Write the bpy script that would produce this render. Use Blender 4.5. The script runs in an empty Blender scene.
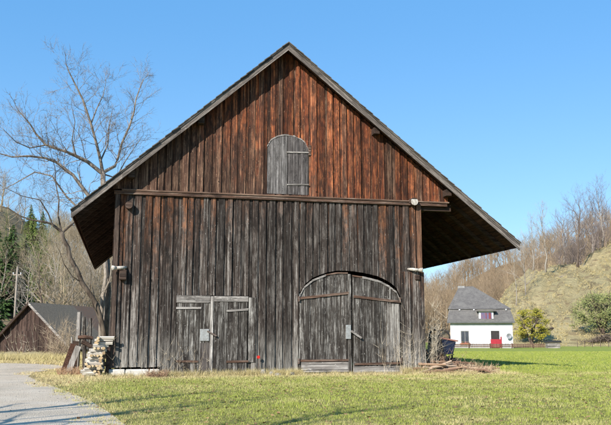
import bpy, math, random
import numpy as np
from mathutils import Vector
rad = math.radians
R = random.Random(7)
sc = bpy.context.scene
COL = sc.collection

# ------------------------------------------------------------------ camera numbers (solved from the barn)
F = 781.13; PITCH = .1571; YAW = .2265; CAM = (-5.4734, -27.0823, 1.3327)
def _ray(px, py):
    u = (px-305.5)/F; v = -(py-212.5)/F
    Fw = math.cos(PITCH)-v*math.sin(PITCH); Up = math.sin(PITCH)+v*math.cos(PITCH)
    sx, cx = math.sin(YAW), math.cos(YAW)
    return Vector(((u*cx+Fw*sx)/Fw, (-u*sx+Fw*cx)/Fw, Up/Fw))
def W(px, py, Y):
    r = _ray(px, py); t = (Y-CAM[1])/r.y
    return Vector(CAM)+r*t
def G(px, py, z=0.):
    r = _ray(px, py); t = (z-CAM[2])/r.z
    return Vector(CAM)+r*t
def V(px, py, D):
    return Vector(CAM)+_ray(px, py)*D
def FR(lat, D, z=0.):
    return Vector((CAM[0]+lat*math.cos(YAW)+D*math.sin(YAW), CAM[1]-lat*math.sin(YAW)+D*math.cos(YAW), z))

# ------------------------------------------------------------------ mesh builder
class MB:
    def __init__(s): s.v = []; s.f = []; s.r = []
    def add(s, vs, fs, r=None):
        n = len(s.v); s.v += [tuple(a) for a in vs]
        if r is None: r = R.random()
        for f in fs: s.f.append(tuple(i+n for i in f)); s.r.append(r)
    def box(s, x0, x1, y0, y1, z0, z1, r=None):
        s.add([(x0,y0,z0),(x1,y0,z0),(x1,y1,z0),(x0,y1,z0),(x0,y0,z1),(x1,y0,z1),(x1,y1,z1),(x0,y1,z1)],
              [(0,3,2,1),(4,5,6,7),(0,1,5,4),(1,2,6,5),(2,3,7,6),(3,0,4,7)], r)
    def board(s, x0, x1, zb0, zb1, zt0, zt1, y0, y1, r=None):      # upright board, sloping ends, along X
        s.add([(x0,y0,zb0),(x1,y0,zb1),(x1,y1,zb1),(x0,y1,zb0),(x0,y0,zt0),(x1,y0,zt1),(x1,y1,zt1),(x0,y1,zt0)],
              [(0,3,2,1),(4,5,6,7),(0,1,5,4),(1,2,6,5),(2,3,7,6),(3,0,4,7)], r)
    def prism_y(s, poly, y0, y1, r=None):                          # polygon in XZ (seen from -Y, counter-clockwise)
        n = len(poly)
        vs = [(x,y0,z) for x,z in poly]+[(x,y1,z) for x,z in poly]
        fs = [tuple(range(n)), tuple(range(2*n-1, n-1, -1))]+[(i, i+n, (i+1)%n+n, (i+1)%n) for i in range(n)]
        s.add(vs, fs, r)
    def beam(s, a, b, w, h, r=None, up=(0,0,1)):                   # rectangular bar between two points
        a = Vector(a); b = Vector(b); d = (b-a).normalized(); u = Vector(up)
        if abs(d.dot(u)) > .98: u = Vector((0,1,0))
        x = d.cross(u).normalized(); z = x.cross(d).normalized()
        q = [(-1,-1),(1,-1),(1,1),(-1,1)]
        vs = [a+x*(i*w/2)+z*(j*h/2) for i,j in q]+[b+x*(i*w/2)+z*(j*h/2) for i,j in q]
        s.add(vs, [(3,2,1,0),(4,5,6,7)]+[(i,(i+1)%4,(i+1)%4+4,i+4) for i in range(4)], r)
    def tube(s, pts, rs, n=6, r=None, cap=True):
        pts = [Vector(p) for p in pts]
        if r is None: r = R.random()
        base = len(s.v); ref = Vector((.31,.17,.93))
        for i, p in enumerate(pts):
            d = (pts[min(i+1,len(pts)-1)]-pts[max(i-1,0)]).normalized()
            if abs(d.dot(ref)) > .97: ref2 = Vector((1,0,0))
            else: ref2 = ref
            x = d.cross(ref2).normalized(); y = d.cross(x)
            for k in range(n):
                a = 2*math.pi*k/n
                s.v.append(tuple(p+(x*math.cos(a)+y*math.sin(a))*rs[i]))
        for i in range(len(pts)-1):
            for k in range(n):
                a = base+i*n+k; b = base+i*n+(k+1)%n
                s.f.append((a, b, b+n, a+n)); s.r.append(r)
        if cap:
            s.f.append(tuple(base+n-1-k for k in range(n))); s.r.append(r)
            e = base+(len(pts)-1)*n
            s.f.append(tuple(e+k for k in range(n))); s.r.append(r)
    def spike(s, a, b, r0, r=0.5):                                 # thin three-sided twig
        a = Vector(a); b = Vector(b); d = (b-a)
        if d.length < 1e-5: return
        d.normalize(); x = d.orthogonal().normalized(); y = d.cross(x)
        n = len(s.v)
        for k in range(3):
            t = 2.0944*k; s.v.append(tuple(a+(x*math.cos(t)+y*math.sin(t))*r0))
        s.v.append(tuple(b))
        s.f += [(n,n+1,n+3),(n+1,n+2,n+3),(n+2,n,n+3)]; s.r += [r,r,r]
    def build(s, name, mat, parent=None, smooth=False, label=None, bevel=0):
        me = bpy.data.meshes.new(name); me.from_pydata(s.v, [], s.f)
        at = me.attributes.new('rnd', 'FLOAT', 'FACE'); at.data.foreach_set('value', s.r)
        if smooth: me.polygons.foreach_set('use_smooth', [True]*len(me.polygons))
        me.materials.append(mat)
        me.update()
        o = bpy.data.objects.new(name, me); COL.objects.link(o)
        if parent: o.parent = parent
        if label: o['label'] = label
        if bevel:
            m = o.modifiers.new('bevel', 'BEVEL'); m.width = bevel; m.segments = 1; m.limit_method = 'ANGLE'
        return o
def empty(name, loc, rz=0): 
    o = bpy.data.objects.new(name, None); o.empty_display_size = .3; o.location = loc; o.rotation_euler = (0,0,rz); COL.objects.link(o); return o
def tag(o, label=None, cat=None, group=None, kind=None):
    if label: o['label'] = label
    if cat: o['category'] = cat
    if group: o['group'] = group
    if kind: o['kind'] = kind
    return o
def copy_tree(o, parent=None):
    c = o.copy(); COL.objects.link(c); c.parent = parent
    for ch in list(o.children): copy_tree(ch, c)
    return c

# ------------------------------------------------------------------ materials
def newmat(name, rough=.85, spec=.25):
    m = bpy.data.materials.new(name); m.use_nodes = True
    nt = m.node_tree; b = nt.nodes['Principled BSDF']
    b.inputs['Roughness'].default_value = rough
    b.inputs['Specular IOR Level'].default_value = spec
    return m, nt, b
class N:
    def __init__(s, nt): s.nt = nt
    def val(s, inp, v):
        if isinstance(v, bpy.types.NodeSocket): s.nt.links.new(v, inp)
        else: inp.default_value = v
    def math(s, op, a, b=0., c=0., clamp=False):
        n = s.nt.nodes.new('ShaderNodeMath'); n.operation = op; n.use_clamp = clamp
        s.val(n.inputs[0], a); s.val(n.inputs[1], b); s.val(n.inputs[2], c); return n.outputs[0]
    def mix(s, f, a, b, mode='MIX'):
        n = s.nt.nodes.new('ShaderNodeMix'); n.data_type = 'RGBA'; n.blend_type = mode; n.clamp_factor = True
        s.val(n.inputs[0], f)
        for i, v in ((6,a),(7,b)):
            if isinstance(v, tuple): v = (*v, 1.) if len(v) == 3 else v
            s.val(n.inputs[i], v)
        return n.outputs[2]
    def noise(s, vec, scale, detail=4., rough=.6, dist=0.):
        n = s.nt.nodes.new('ShaderNodeTexNoise'); s.val(n.inputs['Vector'], vec)
        n.inputs['Scale'].default_value = scale; n.inputs['Detail'].default_value = detail
        n.inputs['Roughness'].default_value = rough; n.inputs['Distortion'].default_value = dist
        return n.outputs['Fac']
    def coord(s, kind='Object'):
        return s.nt.nodes.new('ShaderNodeTexCoord').outputs[kind]
    def pos(s): return s.nt.nodes.new('ShaderNodeNewGeometry').outputs['Position']
    def scale(s, vec, sv, off=None):
        n = s.nt.nodes.new('ShaderNodeMapping'); s.val(n.inputs['Vector'], vec)
        n.inputs['Scale'].default_value = sv
        if off is not None: s.val(n.inputs['Location'], off)
        return n.outputs[0]
    def sep(s, vec):
        n = s.nt.nodes.new('ShaderNodeSeparateXYZ'); s.val(n.inputs[0], vec); return n.outputs
    def comb(s, x, y, z):
        n = s.nt.nodes.new('ShaderNodeCombineXYZ')
        for i, v in enumerate((x,y,z)): s.val(n.inputs[i], v)
        return n.outputs[0]
    def step(s, v, a, b):            # smooth ramp 0..1 between a and b
        n = s.nt.nodes.new('ShaderNodeMapRange'); n.interpolation_type = 'SMOOTHSTEP'
        s.val(n.inputs[0], v); n.inputs[1].default_value = a; n.inputs[2].default_value = b
        return n.outputs[0]
    def attr(s, name):
        n = s.nt.nodes.new('ShaderNodeAttribute'); n.attribute_name = name; return n.outputs['Fac']
    def bump(s, h, strength, dist, b):
        n = s.nt.nodes.new('ShaderNodeBump'); s.val(n.inputs['Height'], h)
        n.inputs['Strength'].default_value = strength; n.inputs['Distance'].default_value = dist
        s.nt.links.new(n.outputs[0], b.inputs['Normal'])

def wood(name, dark=(.035,.028,.024), mid=(.13,.11,.098), pale=(.40,.37,.34), rust=(.20,.075,.032), orange=(.42,.17,.07),
         pale_amt=.5, red_amt=.0, axis='Z', zone=None, tone=.7, fine=1., rot=0.):
    """weathered boards: grain runs along `axis`; every board has its own tone through the rnd attribute"""
    m, nt, b = newmat(name, .88, .2); n = N(nt)
    rnd = n.attr('rnd'); co = n.coord('Object')
    if rot:
        rn_ = nt.nodes.new('ShaderNodeMapping'); rn_.inputs['Rotation'].default_value = (0, rot, 0); nt.links.new(co, rn_.inputs['Vector']); co = rn_.outputs[0]
    off = n.comb(n.math('MULTIPLY', rnd, 61.), n.math('MULTIPLY', rnd, 23.), n.math('MULTIPLY', rnd, 47.))
    def st(k, a):       # stretched coordinates: k across, a along
        sv = {'Z': (k,k,a), 'X': (a,k,k), 'Y': (k,a,k)}[axis]
        return n.scale(co, sv, off)
    grain = n.noise(st(46*fine, 1.5), 1., 5., .7, .3)
    streak = n.noise(st(19*fine, .55), 1., 5., .75, .25)
    patch = n.noise(st(2.6, .55), 1., 4., .65)
    blot = n.noise(st(5.5, 2.2), 1., 5., .75)
    col = n.mix(n.step(grain, .32, .62), dark, mid)
    col = n.mix(n.math('MULTIPLY', n.step(n.math('ADD', streak, n.math('MULTIPLY', n.math('SUBTRACT', blot, .5), .45)), .50, .66), pale_amt), col, pale)
    # silvered patches
    col = n.mix(n.math('MULTIPLY', n.step(n.math('MULTIPLY', patch, grain), .27, .40), pale_amt*.7), col, pale)
    col = n.mix(n.math('MULTIPLY', n.step(n.math('MULTIPLY', patch, blot), .22, .13), .75), col, tuple(x*.8 for x in dark))
    if red_amt > 0:
        fac = n.step(n.math('ADD', n.math('MULTIPLY', patch, .5), n.math('MULTIPLY', n.math('FRACT', n.math('MULTIPLY', rnd, 7.31)), .5)), .62-red_amt*.42, .80-red_amt*.34)
        if zone == 'gable':      # rust red stays where rain never washed the tar off
            sx = n.sep(co)
            z = n.math('ADD', n.math('MULTIPLY', sx[0], .11), n.math('MULTIPLY', n.math('SUBTRACT', sx[2], 6.2), .16))
            fac = n.math('MULTIPLY', fac, n.step(n.math('ADD', z, n.math('MULTIPLY', blot, .9)), .25, .85))
        if zone == 'wall':
            sx = n.sep(co)
            z = n.math('ADD', n.math('MULTIPLY', n.math('ABSOLUTE', n.math('ADD', sx[0], .4)), .075), n.math('MULTIPLY', sx[2], .12))
            fac = n.math('MULTIPLY', fac, n.step(n.math('ADD', z, n.math('MULTIPLY', blot, .7)), 1.0, 1.42))
        rc = n.mix(n.step(streak, .42, .66), rust, orange)
        rc = n.mix(n.math('MULTIPLY', n.step(grain, .58, .40), .75), rc, dark)
        rc = n.mix(n.math('MULTIPLY', n.step(blot, .60, .40), .7), rc, dark)
        col = n.mix(fac, col, rc)
    crack = n.noise(st(42, .16), 1., 3., .5)
    col = n.mix(n.math('MULTIPLY', n.step(crack, .57, .63), .85), col, tuple(x*.4 for x in dark))
    wr = n.noise(st(20, .3), 1., 4., .7)
    col = n.mix(n.math('MULTIPLY', n.step(wr, .62, .68), pale_amt*.8), col, tuple(x*1.15 for x in pale))
    speck = n.noise(st(30, 11.), 1., 3., .6)
    col = n.mix(n.math('MULTIPLY', n.step(speck, .675, .71), min(1., pale_amt*1.3)), col, pale)
    knot = n.noise(st(11, 5.), 1., 2., .5)
    col = n.mix(n.math('MULTIPLY', n.step(knot, .71, .76), .9), col, tuple(x*.5 for x in dark))
    # knots and black runs
    run = n.noise(st(16, .8), 1., 3., .6)
    col = n.mix(n.math('MULTIPLY', n.step(run, .60, .70), .6), col, dark)
    if zone == 'wall':       # splash bleached foot of the wall
        sx = n.sep(co)
        col = n.mix(n.math('MULTIPLY', n.math('MULTIPLY', n.step(n.math('ADD', sx[2], n.math('MULTIPLY', streak, 2.6)), 3.1, 1.2), n.step(grain,.38,.6)), .8), col, (.40,.37,.32))
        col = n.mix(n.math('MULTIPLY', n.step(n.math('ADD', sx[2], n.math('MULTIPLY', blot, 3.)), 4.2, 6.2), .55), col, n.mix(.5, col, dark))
    t = n.math('ADD', n.math('MULTIPLY', rnd, tone*1.1), 1-tone*.5)
    tc = nt.nodes.new('ShaderNodeVectorMath'); tc.operation = 'SCALE'
    nt.links.new(col, tc.inputs[0]); nt.links.new(t, tc.inputs['Scale'])
    nt.links.new(tc.outputs[0], b.inputs['Base Color'])
    n.bump(n.math('ADD', n.math('MULTIPLY', grain, .7), n.math('MULTIPLY', run, .5)), .9, .012, b)
    return m
def plain(name, c1, c2=None, scale=8., rough=.8, bump=0, metal=0, tone=0., spec=.25, stretch=(1,1,1)):
    m, nt, b = newmat(name, rough, spec); n = N(nt)
    c2 = c2 or tuple(x*.75 for x in c1)
    f = n.noise(n.scale(n.coord('Object'), stretch), scale, 5., .65)
    col = n.mix(n.step(f, .35, .65), c1, c2)
    if tone:
        tc = nt.nodes.new('ShaderNodeVectorMath'); tc.operation = 'SCALE'
        nt.links.new(col, tc.inputs[0]); nt.links.new(n.math('ADD', n.math('MULTIPLY', n.attr('rnd'), tone*2), 1-tone), tc.inputs['Scale'])
        col = tc.outputs[0]
    nt.links.new(col, b.inputs['Base Color']); b.inputs['Metallic'].default_value = metal
    if bump: n.bump(f, .7, bump, b)
    return m

WALLW = wood('weathered_wall_wood', dark=(.014,.010,.008), mid=(.062,.047,.038), pale=(.42,.38,.335), pale_amt=.46, red_amt=.55, zone='wall', tone=.85)
GABLEW = wood('rusty_gable_wood', dark=(.022,.013,.010), mid=(.080,.040,.025), pale=(.40,.25,.16), rust=(.19,.048,.019), orange=(.50,.175,.068), pale_amt=.45, red_amt=.97, zone='gable', tone=.85)
DOORW = wood('grey_door_wood', dark=(.017,.013,.011), mid=(.062,.052,.043), pale=(.46,.43,.385), pale_amt=.6, tone=.5)
PALEW = wood('bleached_wood', dark=(.13,.115,.10), mid=(.30,.27,.24), pale=(.56,.52,.47), pale_amt=.7, tone=.35)
PALEX = wood('bleached_wood_across', dark=(.10,.09,.08), mid=(.25,.22,.195), pale=(.52,.48,.43), pale_amt=.7, tone=.35, axis='X')
BROWNX = wood('brown_beam_wood', dark=(.03,.02,.016), mid=(.13,.07,.045), pale=(.36,.28,.22), pale_amt=.4, tone=.3, axis='X')
DARKW = wood('dark_timber', dark=(.022,.016,.013), mid=(.075,.045,.032), pale=(.16,.12,.095), pale_amt=.3, tone=.5, axis='X')
DARKY = wood('dark_timber_deep', dark=(.025,.016,.012), mid=(.12,.055,.035), pale=(.22,.12,.08), pale_amt=.3, tone=.5, axis='Y')
POSTW = wood('rusty_post_wood', dark=(.045,.026,.018), mid=(.19,.09,.05), pale=(.36,.22,.14), pale_amt=.4, tone=.3)
def rake_mat(name, ang):
    return wood(name, dark=(.05,.042,.036), mid=(.17,.14,.12), pale=(.40,.35,.30), pale_amt=.5, tone=.3, axis='X', rot=ang)
RAKE = {-1: rake_mat('grey_barge_board', math.atan(.8789)), 1: rake_mat('grey_barge_board_right', -math.atan(.799))}
VERGE = {-1: wood('dark_verge', dark=(.03,.026,.022), mid=(.10,.088,.076), pale=(.25,.22,.19), pale_amt=.5, axis='X', rot=math.atan(.8789)), 1: wood('dark_verge_right', dark=(.05,.045,.038), mid=(.14,.125,.105), pale=(.30,.27,.23), pale_amt=.5, axis='X', rot=-math.atan(.799))}
TIEW = wood('drip_wood', dark=(.06,.035,.025), mid=(.20,.12,.08), pale=(.42,.33,.26), pale_amt=.45, tone=.3, axis='X')
DARKP = wood('dark_corner_wood', dark=(.025,.018,.015), mid=(.09,.06,.045), pale=(.22,.16,.12), pale_amt=.4, tone=.3)
IRON = plain('rusty_iron', (.09,.05,.035), (.16,.13,.11), 18, .7, .002, .3)
TIN = plain('galvanised_plate', (.42,.42,.40), (.30,.29,.27), 12, .55, .001, .4)
TILE = plain('dark_roof_shingle', (.07,.062,.055), (.14,.12,.105), 6, .9, .01, tone=.3)
STONE = plain('lime_washed_stone', (.64,.60,.53), (.46,.42,.36), 7, .9, .02)
STONED = plain('grey_field_stone', (.30,.275,.245), (.20,.18,.16), 7, .9, .02)
LOGEND = plain('log_end_pale', (.52,.48,.42), (.30,.26,.21), 14, .8, .003)

# ================================================================== THE BARN
barn = tag(empty('wooden_barn', (0,0,0)), 'large weathered wooden barn with rust red gable, arched doors and wide eaves', 'barn')
WL, WR, LEN, ZR, SL, SR, EL, ER, OV = -5.876, 5.124, 20.6, 11.90, .8789, .799, 7.287, 8.863, .55
def roof(x): return ZR-SL*(-x) if x < 0 else ZR-SR*x
UND = .17                                             # vertical depth of covering and sheathing
ZB = 6.24                                             # the beam between wall and gable
def boards(mb, x0, x1, bot, top, y=0., wmin=.13, wmax=.26, th=.028, alt=.030, jit=.009, seed=1, ragged=0., clad=False):
    r = random.Random(seed); x = x0; k = 0
    while x < x1-1e-4:
        w = r.uniform(wmin, wmax)
        if clad: w = r.uniform(.13,.21) if k % 2 else r.uniform(.085,.16)
        if x1-(x+w) < wmin*.8: w = x1-x
        a, b = x, x+w
        yo = y-(alt if k % 2 else 0)+r.uniform(-jit, jit)
        a2, b2 = (a-.010, b+.010) if k % 2 else (a+.003, b-.003)
        a2 = max(a2, x0); b2 = min(b2, x1)
        rg = r.uniform(0, ragged)
        # split boards at the opening or roof breaks so the ends follow the line
        mb.board(a2, b2, bot(a2)+rg, bot(b2)+rg, top(a2), top(b2), yo-th, yo, r.random())
        x += w; k += 1
def pw(pts):
    def f(x):
        if x <= pts[0][0]: return pts[0][1]
        for (a,za),(b,zb) in zip(pts, pts[1:]):
            if x <= b: return za+(zb-za)*(x-a)/(b-a) if b > a else zb
        return pts[-1][1]
    return f
XZ = lambda px, py: (W(px,py,0).x, W(px,py,0).z)
# openings (metres, on the facade)
sdL, sdR, sdT = XZ(175.5,330)[0], XZ(247.5,330)[0], XZ(211,295.5)[1]
wdL, wdR = XZ(298,330)[0], XZ(400.5,330)[0]
arch = [XZ(298,296), XZ(303,285.5), XZ(312,278), XZ(325,272.8), XZ(337,270.6), XZ(350,271), XZ(364,273), XZ(378,276.5), XZ(388,281.5), XZ(396,288), XZ(400.5,297)]
arch[0] = (wdL, arch[0][1]); arch[-1] = (wdR, arch[-1][1])
archf = pw(arch)
hL, hR = XZ(266.5,170)[0], XZ(308,170)[0]
hb = XZ(287,195)[1]
harch = [XZ(266.5,147), XZ(270,141), XZ(276,137.3), XZ(284,135.6), XZ(292,136.2), XZ(300,139.5), XZ(305.5,144.5), XZ(308,151)]
harch[0] = (hL, harch[0][1]); harch[-1] = (hR, harch[-1][1])
harchf = pw(harch)
FOOT = .30
# lower wall, piece by piece round the openings
fw = MB()
xs = XZ(160,360)[0]
boards(fw, WL, xs, lambda x: FOOT, lambda x: ZB, seed=3, clad=True, alt=.042, jit=.012, ragged=.03)
boards(fw, xs, sdL, lambda x: .06, lambda x: ZB, seed=4, clad=True, alt=.042, jit=.012, ragged=.06)
boards(fw, sdL, sdR, lambda x: sdT, lambda x: ZB, seed=5, clad=True, alt=.042, jit=.012)
boards(fw, sdR, wdL, lambda x: .10, lambda x: ZB, seed=6, clad=True, alt=.042, jit=.012, ragged=.08)
boards(fw, wdL, wdR, lambda x: archf(x), lambda x: ZB, seed=7, clad=True, alt=.042, jit=.012)
boards(fw, wdR, WR, lambda x: .04, lambda x: ZB, seed=8, clad=True, alt=.042, jit=.012, ragged=.05)
fw.build('front_wall', WALLW, barn)
# gable boards above the beam, reaching past the right hand wall
GR = XZ(447,200)[0]; GL = WL-.12
gw = MB(); top = lambda x: roof(x)-UND-.02
gy = -.035
boards(gw, GL, hL, lambda x: ZB+.07, top, y=gy, seed=11, clad=True, alt=.042, jit=.012)
if hL < 0 < hR:
    boards(gw, hL, 0, harchf, top, y=gy, seed=12, clad=True, alt=.042, jit=.012); boards(gw, 0, hR, harchf, top, y=gy, seed=13, clad=True, alt=.042, jit=.012)
else: boards(gw, hL, hR, harchf, top, y=gy, seed=12, clad=True, alt=.042, jit=.012)
if hR < 0: boards(gw, hR, 0, lambda x: ZB+.07, top, y=gy, seed=14, clad=True, alt=.042, jit=.012)
boards(gw, max(hR,0), GR, lambda x: ZB+.07, top, y=gy, seed=15, clad=True, alt=.042, jit=.012)
boards(gw, hL, hR, lambda x: ZB+.07, lambda x: hb, y=gy, seed=16, clad=True, alt=.042, jit=.012)
gw.build('gable_wall', GABLEW, barn)
# side walls and rear wall
for x, nm in ((WL,'l'),(WR,'r')):
    s = MB(); y = .03; k = 0; ztop = roof(x)-UND-.2
    while y < LEN:
        w = R.uniform(.18,.3); y2 = min(y+w, LEN)
        xo = (.02 if k % 2 else 0)
        x0 = x-.028-xo if nm == 'l' else x+xo
        s.box(x0+(.0 if nm=='l' else 0), x0+.028, y+.003, y2-.003, .1, ztop); y = y2; k += 1
    s.build('side_wall', WALLW, barn)
bw = MB(); boards(bw, WL, 0, lambda x: .1, lambda x: min(top(x), roof(WL)+9), y=LEN+.03, seed=21); boards(bw, 0, WR, lambda x: .1, top, y=LEN+.03, seed=22)
bw.build('rear_wall', WALLW, barn)
# drip beam
bm = MB(); bm.box(GL+.3, GR+.02, -.165, -.0, ZB+.01, ZB+.062, .3); o = bm.build('drip_board', TIEW, barn, bevel=.006)
bm = MB(); bm.box(GL+.05, GR-.05, -.135, -.02, ZB-.115, ZB+.006, .3); bm.build('tie_beam', BROWNX, barn, bevel=.008)
# the tie beam runs on under the right hand eaves, with a plate and struts
bm = MB()
bm.box(WR+.04, GR+.15, .02, .24, ZB-.26, ZB-.03, .3)
bm.build('outer_beam', DARKW, barn)
# corner posts
cp = MB(); cp.box(WR-.16, WR+.02, -.118, -.097, XZ(420,271)[1], ZB-.12, .7)
cp.build('corner_board', POSTW, barn)
cp = MB(); cp.box(WL-.02, WL+.13, -.118, -.097, FOOT, ZB-.12, .5); cp.build('corner_board', DARKP, barn)
# proud lower panel right of the arched door
pn = MB(); pz = XZ(412,272)[1]
boards(pn, wdR+.05, WR+.08, lambda x: .03, lambda x: pz, y=-.085, seed=31, ragged=.05); pn.build('wall_panel', WALLW, barn)
# foundation
fd = MB(); x = WL-.12; r = random.Random(5)
while x < xs-.1:
    w = r.uniform(.35,.8); x2 = min(x+w, xs)
    fd.box(x+.008, x2-.008, -.10-r.uniform(0,.05), .3, -.1, FOOT-.012-r.uniform(0,.04)); x = x2
fd.build('foundation', STONE, barn, bevel=.03)
f2 = MB(); f2.box(xs+.01, WR, -.0, .28, -.1, .03); f2.build('sill', STONE, barn)
# roof: covering, sheathing, rafters, barge boards
cv = MB(); r = random.Random(9)
for sgn, e in ((-1,EL),(1,ER)):
    s = SL if sgn < 0 else SR; n = 34
    for i in range(n):                                # shingle courses run along the ridge
        d0, d1 = e*i/n, e*(i+1)/n+.03
        z0, z1 = ZR-s*d0, ZR-s*d1; fy = -OV-.075-r.uniform(0,.04); z0 += r.uniform(-.012,.012)+.012; z1 += .012
        for j in range(1):
            a = [(sgn*d0,fy,z0-.03),(sgn*d1,fy-.01,z1-.005),(sgn*d1,LEN+.35,z1-.015),(sgn*d0,LEN+.35,z0-.03)]
            b = [(p[0],p[1],p[2]-.035) for p in a]
            fs = [(0,1,2,3),(7,6,5,4),(0,4,5,1),(1,5,6,2),(2,6,7,3),(3,7,4,0)]
            cv.add(a+b, fs)
cv.build('roof_covering', TILE, barn)
sh = MB()
for sgn, e in ((-1,EL),(1,ER)):
    s = SL if sgn < 0 else SR; d = 0.0
    while d < e-.05:
        w = r.uniform(.16,.24); d1 = min(d+w, e-.03)
        z0, z1 = ZR-s*d-.09, ZR-s*(d1-.008)-.09
        a = [(sgn*d,-OV+.02,z0),(sgn*(d1-.008),-OV+.02,z1),(sgn*(d1-.008),LEN+.3,z1),(sgn*d,LEN+.3,z0)]
        b = [(p[0],p[1],p[2]-.035-r.uniform(0,.008)) for p in a]
        sh.add(a+b, [(0,1,2,3),(7,6,5,4),(0,4,5,1),(1,5,6,2),(2,6,7,3),(3,7,4,0)]); d = d1
sh.build('roof_sheathing', DARKY, barn)
for sgn, e in ((-1,EL),(1,ER)):
    s = SL if sgn < 0 else SR
    rf = MB(); y = .5
    while y < LEN+.2:
        for (d0,d1) in ((.12, e-.10),):
            z0, z1 = ZR-s*d0-.14, ZR-s*d1-.14
            h = .17
            vs = [(sgn*d0,y-.06,z0),(sgn*d1,y-.06,z1),(sgn*d1,y+.06,z1),(sgn*d0,y+.06,z0)]
            vs += [(p[0],p[1],p[2]-h) for p in vs]
            rf.add(vs, [(0,1,2,3),(7,6,5,4),(0,4,5,1),(1,5,6,2),(2,6,7,3),(3,7,4,0)])
        y += 1.02
    rf.build('rafters', DARKW, barn)
def barge(sgn, y0, y1, ztop, zdep, name, mat, breaks):
    s = SL if sgn < 0 else SR; e = EL if sgn < 0 else ER
    mb = MB(); ds = [0]+[e*b for b in breaks]+[e]
    for i, (d0, d1) in enumerate(zip(ds, ds[1:])):
        j = r.uniform(-.008,.008); g = .0 if i == 0 else .004
        z0, z1 = ZR-s*(d0+g)+ztop+j, ZR-s*d1+ztop+j
        vs = [(sgn*(d0+g),y0+j*.5,z0),(sgn*d1,y0+j*.5,z1),(sgn*d1,y1,z1),(sgn*(d0+g),y1,z0)]
        vs += [(p[0],p[1],p[2]-zdep) for p in vs]
        mb.add(vs, [(0,1,2,3),(7,6,5,4),(0,4,5,1),(1,5,6,2),(2,6,7,3),(3,7,4,0)])
    return mb.build(name, mat, barn)
for sgn in (-1,1):
    barge(sgn, -OV-.035, -OV+.005, -.105, .22, 'barge_board', RAKE[sgn], (.27,.52,.78))
    barge(sgn, -OV-.065, -OV-.042, -.034, .07, 'verge_board', VERGE[sgn], (.36,.71))
    barge(sgn, LEN+.32, LEN+.36, -.07, .24, 'barge_board', RAKE[sgn], (.3,.6))
# eaves fascia
for sgn, e, s in ((-1,EL,SL),(1,ER,SR)):
    fa = MB(); x = sgn*(e-.02); z = ZR-s*e
    fa.box(min(x,x+sgn*.03), max(x,x+sgn*.03), -OV, LEN+.33, z-.20, z-.055, .4); fa.build('eaves_board', DARKY, barn)
# purlin ends under the verge
for px, py, hh in ((377,134,.20),(408,160,.0),(449,200,.20)):
    if not hh: continue
    q = W(px, py, -.38); zt = roof(q.x)-.15
    pm = MB(); pm.box(q.x-.12, q.x+.10, -.42, .6, zt-.34, zt-.10, .2); pm.build('purlin_end', DARKW, barn, bevel=.01)
for x in (-2.2*1.4, -5.4):
    zt = roof(x)-.15; pm = MB(); pm.box(x-.1, x+.12, -.42, .6, zt-.34, zt-.08, .2); pm.build('purlin_end', DARKW, barn, bevel=.01)
# brackets and plate under the right hand eaves
pl = MB(); xo = GR-.05; pl.box(xo-.11, xo+.11, .3, LEN, roof(xo)-.62, roof(xo)-.38, .2); pl.build('eaves_plate', DARKY, barn)
y = 3.0
while y < LEN:
    br = MB(); br.beam((WR+.03,y,ZB-1.6),(xo-.05,y,roof(xo)-.62),.12,.14); br.build('strut', DARKW, barn); y += 4.2
# beam ends sticking out of the facade
def log_end(px, py, ln, rr, tilt=0., mat=None):
    q = W(px, py, -.06-ln)
    t = empty('beam_end', (0,0,0)); t.parent = barn
    mb = MB(); pts = [(q.x-tilt*ln, -.03, q.z+.02), (q.x, -.06-ln, q.z)]
    mb.tube(pts, [rr*1.05, rr], 10); o = mb.build('beam_shaft', DARKW, t, smooth=False)
    cap = MB(); n = 12
    c = Vector((q.x, -.06-ln-.006, q.z)); 
    vs = [(c.x+rr*.93*math.cos(2*math.pi*k/n), c.y, c.z+rr*.93*math.sin(2*math.pi*k/n)) for k in range(n)]
    vs += [(v[0], c.y+.012, v[2]) for v in vs]
    cap.add(vs, [tuple(range(n)), tuple(range(2*n-1,n-1,-1))]+[(i,(i+1)%n,(i+1)%n+n,i+n) for i in range(n)])
    cap.build('end_face', mat or LOGEND, t)
def fx(): pass
log_end(414.5, 201.5, .26, .15)
log_end(129, 205, .24, .13, mat=DARKW)  # dark end face: the verge's shadow put into its colour
# whitish projecting pegs at the right and left corner
def peg(px, py, dx, nm):
    q = W(px, py, -.30); t = empty(nm, (0,0,0)); t.parent = barn
    a = MB(); a.tube([(q.x-dx*.30,-.06,q.z+.05),(q.x-dx*.18,-.24,q.z+.02),(q.x+dx*.05,-.30,q.z+.0)], [.04,.06,.055], 10); a.build('shaft', LOGEND, t, smooth=True)
    h = MB(); h.tube([(q.x+dx*.02,-.30,q.z),(q.x+dx*.10,-.33,q.z-.0),(q.x+dx*.16,-.36,q.z-.005)], [.05,.075,.085], 12); h.build('head', LOGEND, t, smooth=True)
peg(418, 270, 1, 'corner_peg')
peg(117, 268, -1, 'corner_peg')
a = MB(); q = W(124, 275, -.16); a.box(q.x-.16,q.x+.10,-.26,-.06,q.z-.17,q.z+.17,.2); a.build('peg_shadow_block', DARKW, barn, bevel=.03)  # dark block standing in for the left peg's cast shadow
a = MB(); q = W(417, 277, -.12); a.box(q.x-.10,q.x+.10,-.20,-.09,q.z-.12,q.z+.08,.2); a.build('peg_shadow_block', DARKW, barn, bevel=.03)  # dark block standing in for the shadow beneath the right peg

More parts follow.
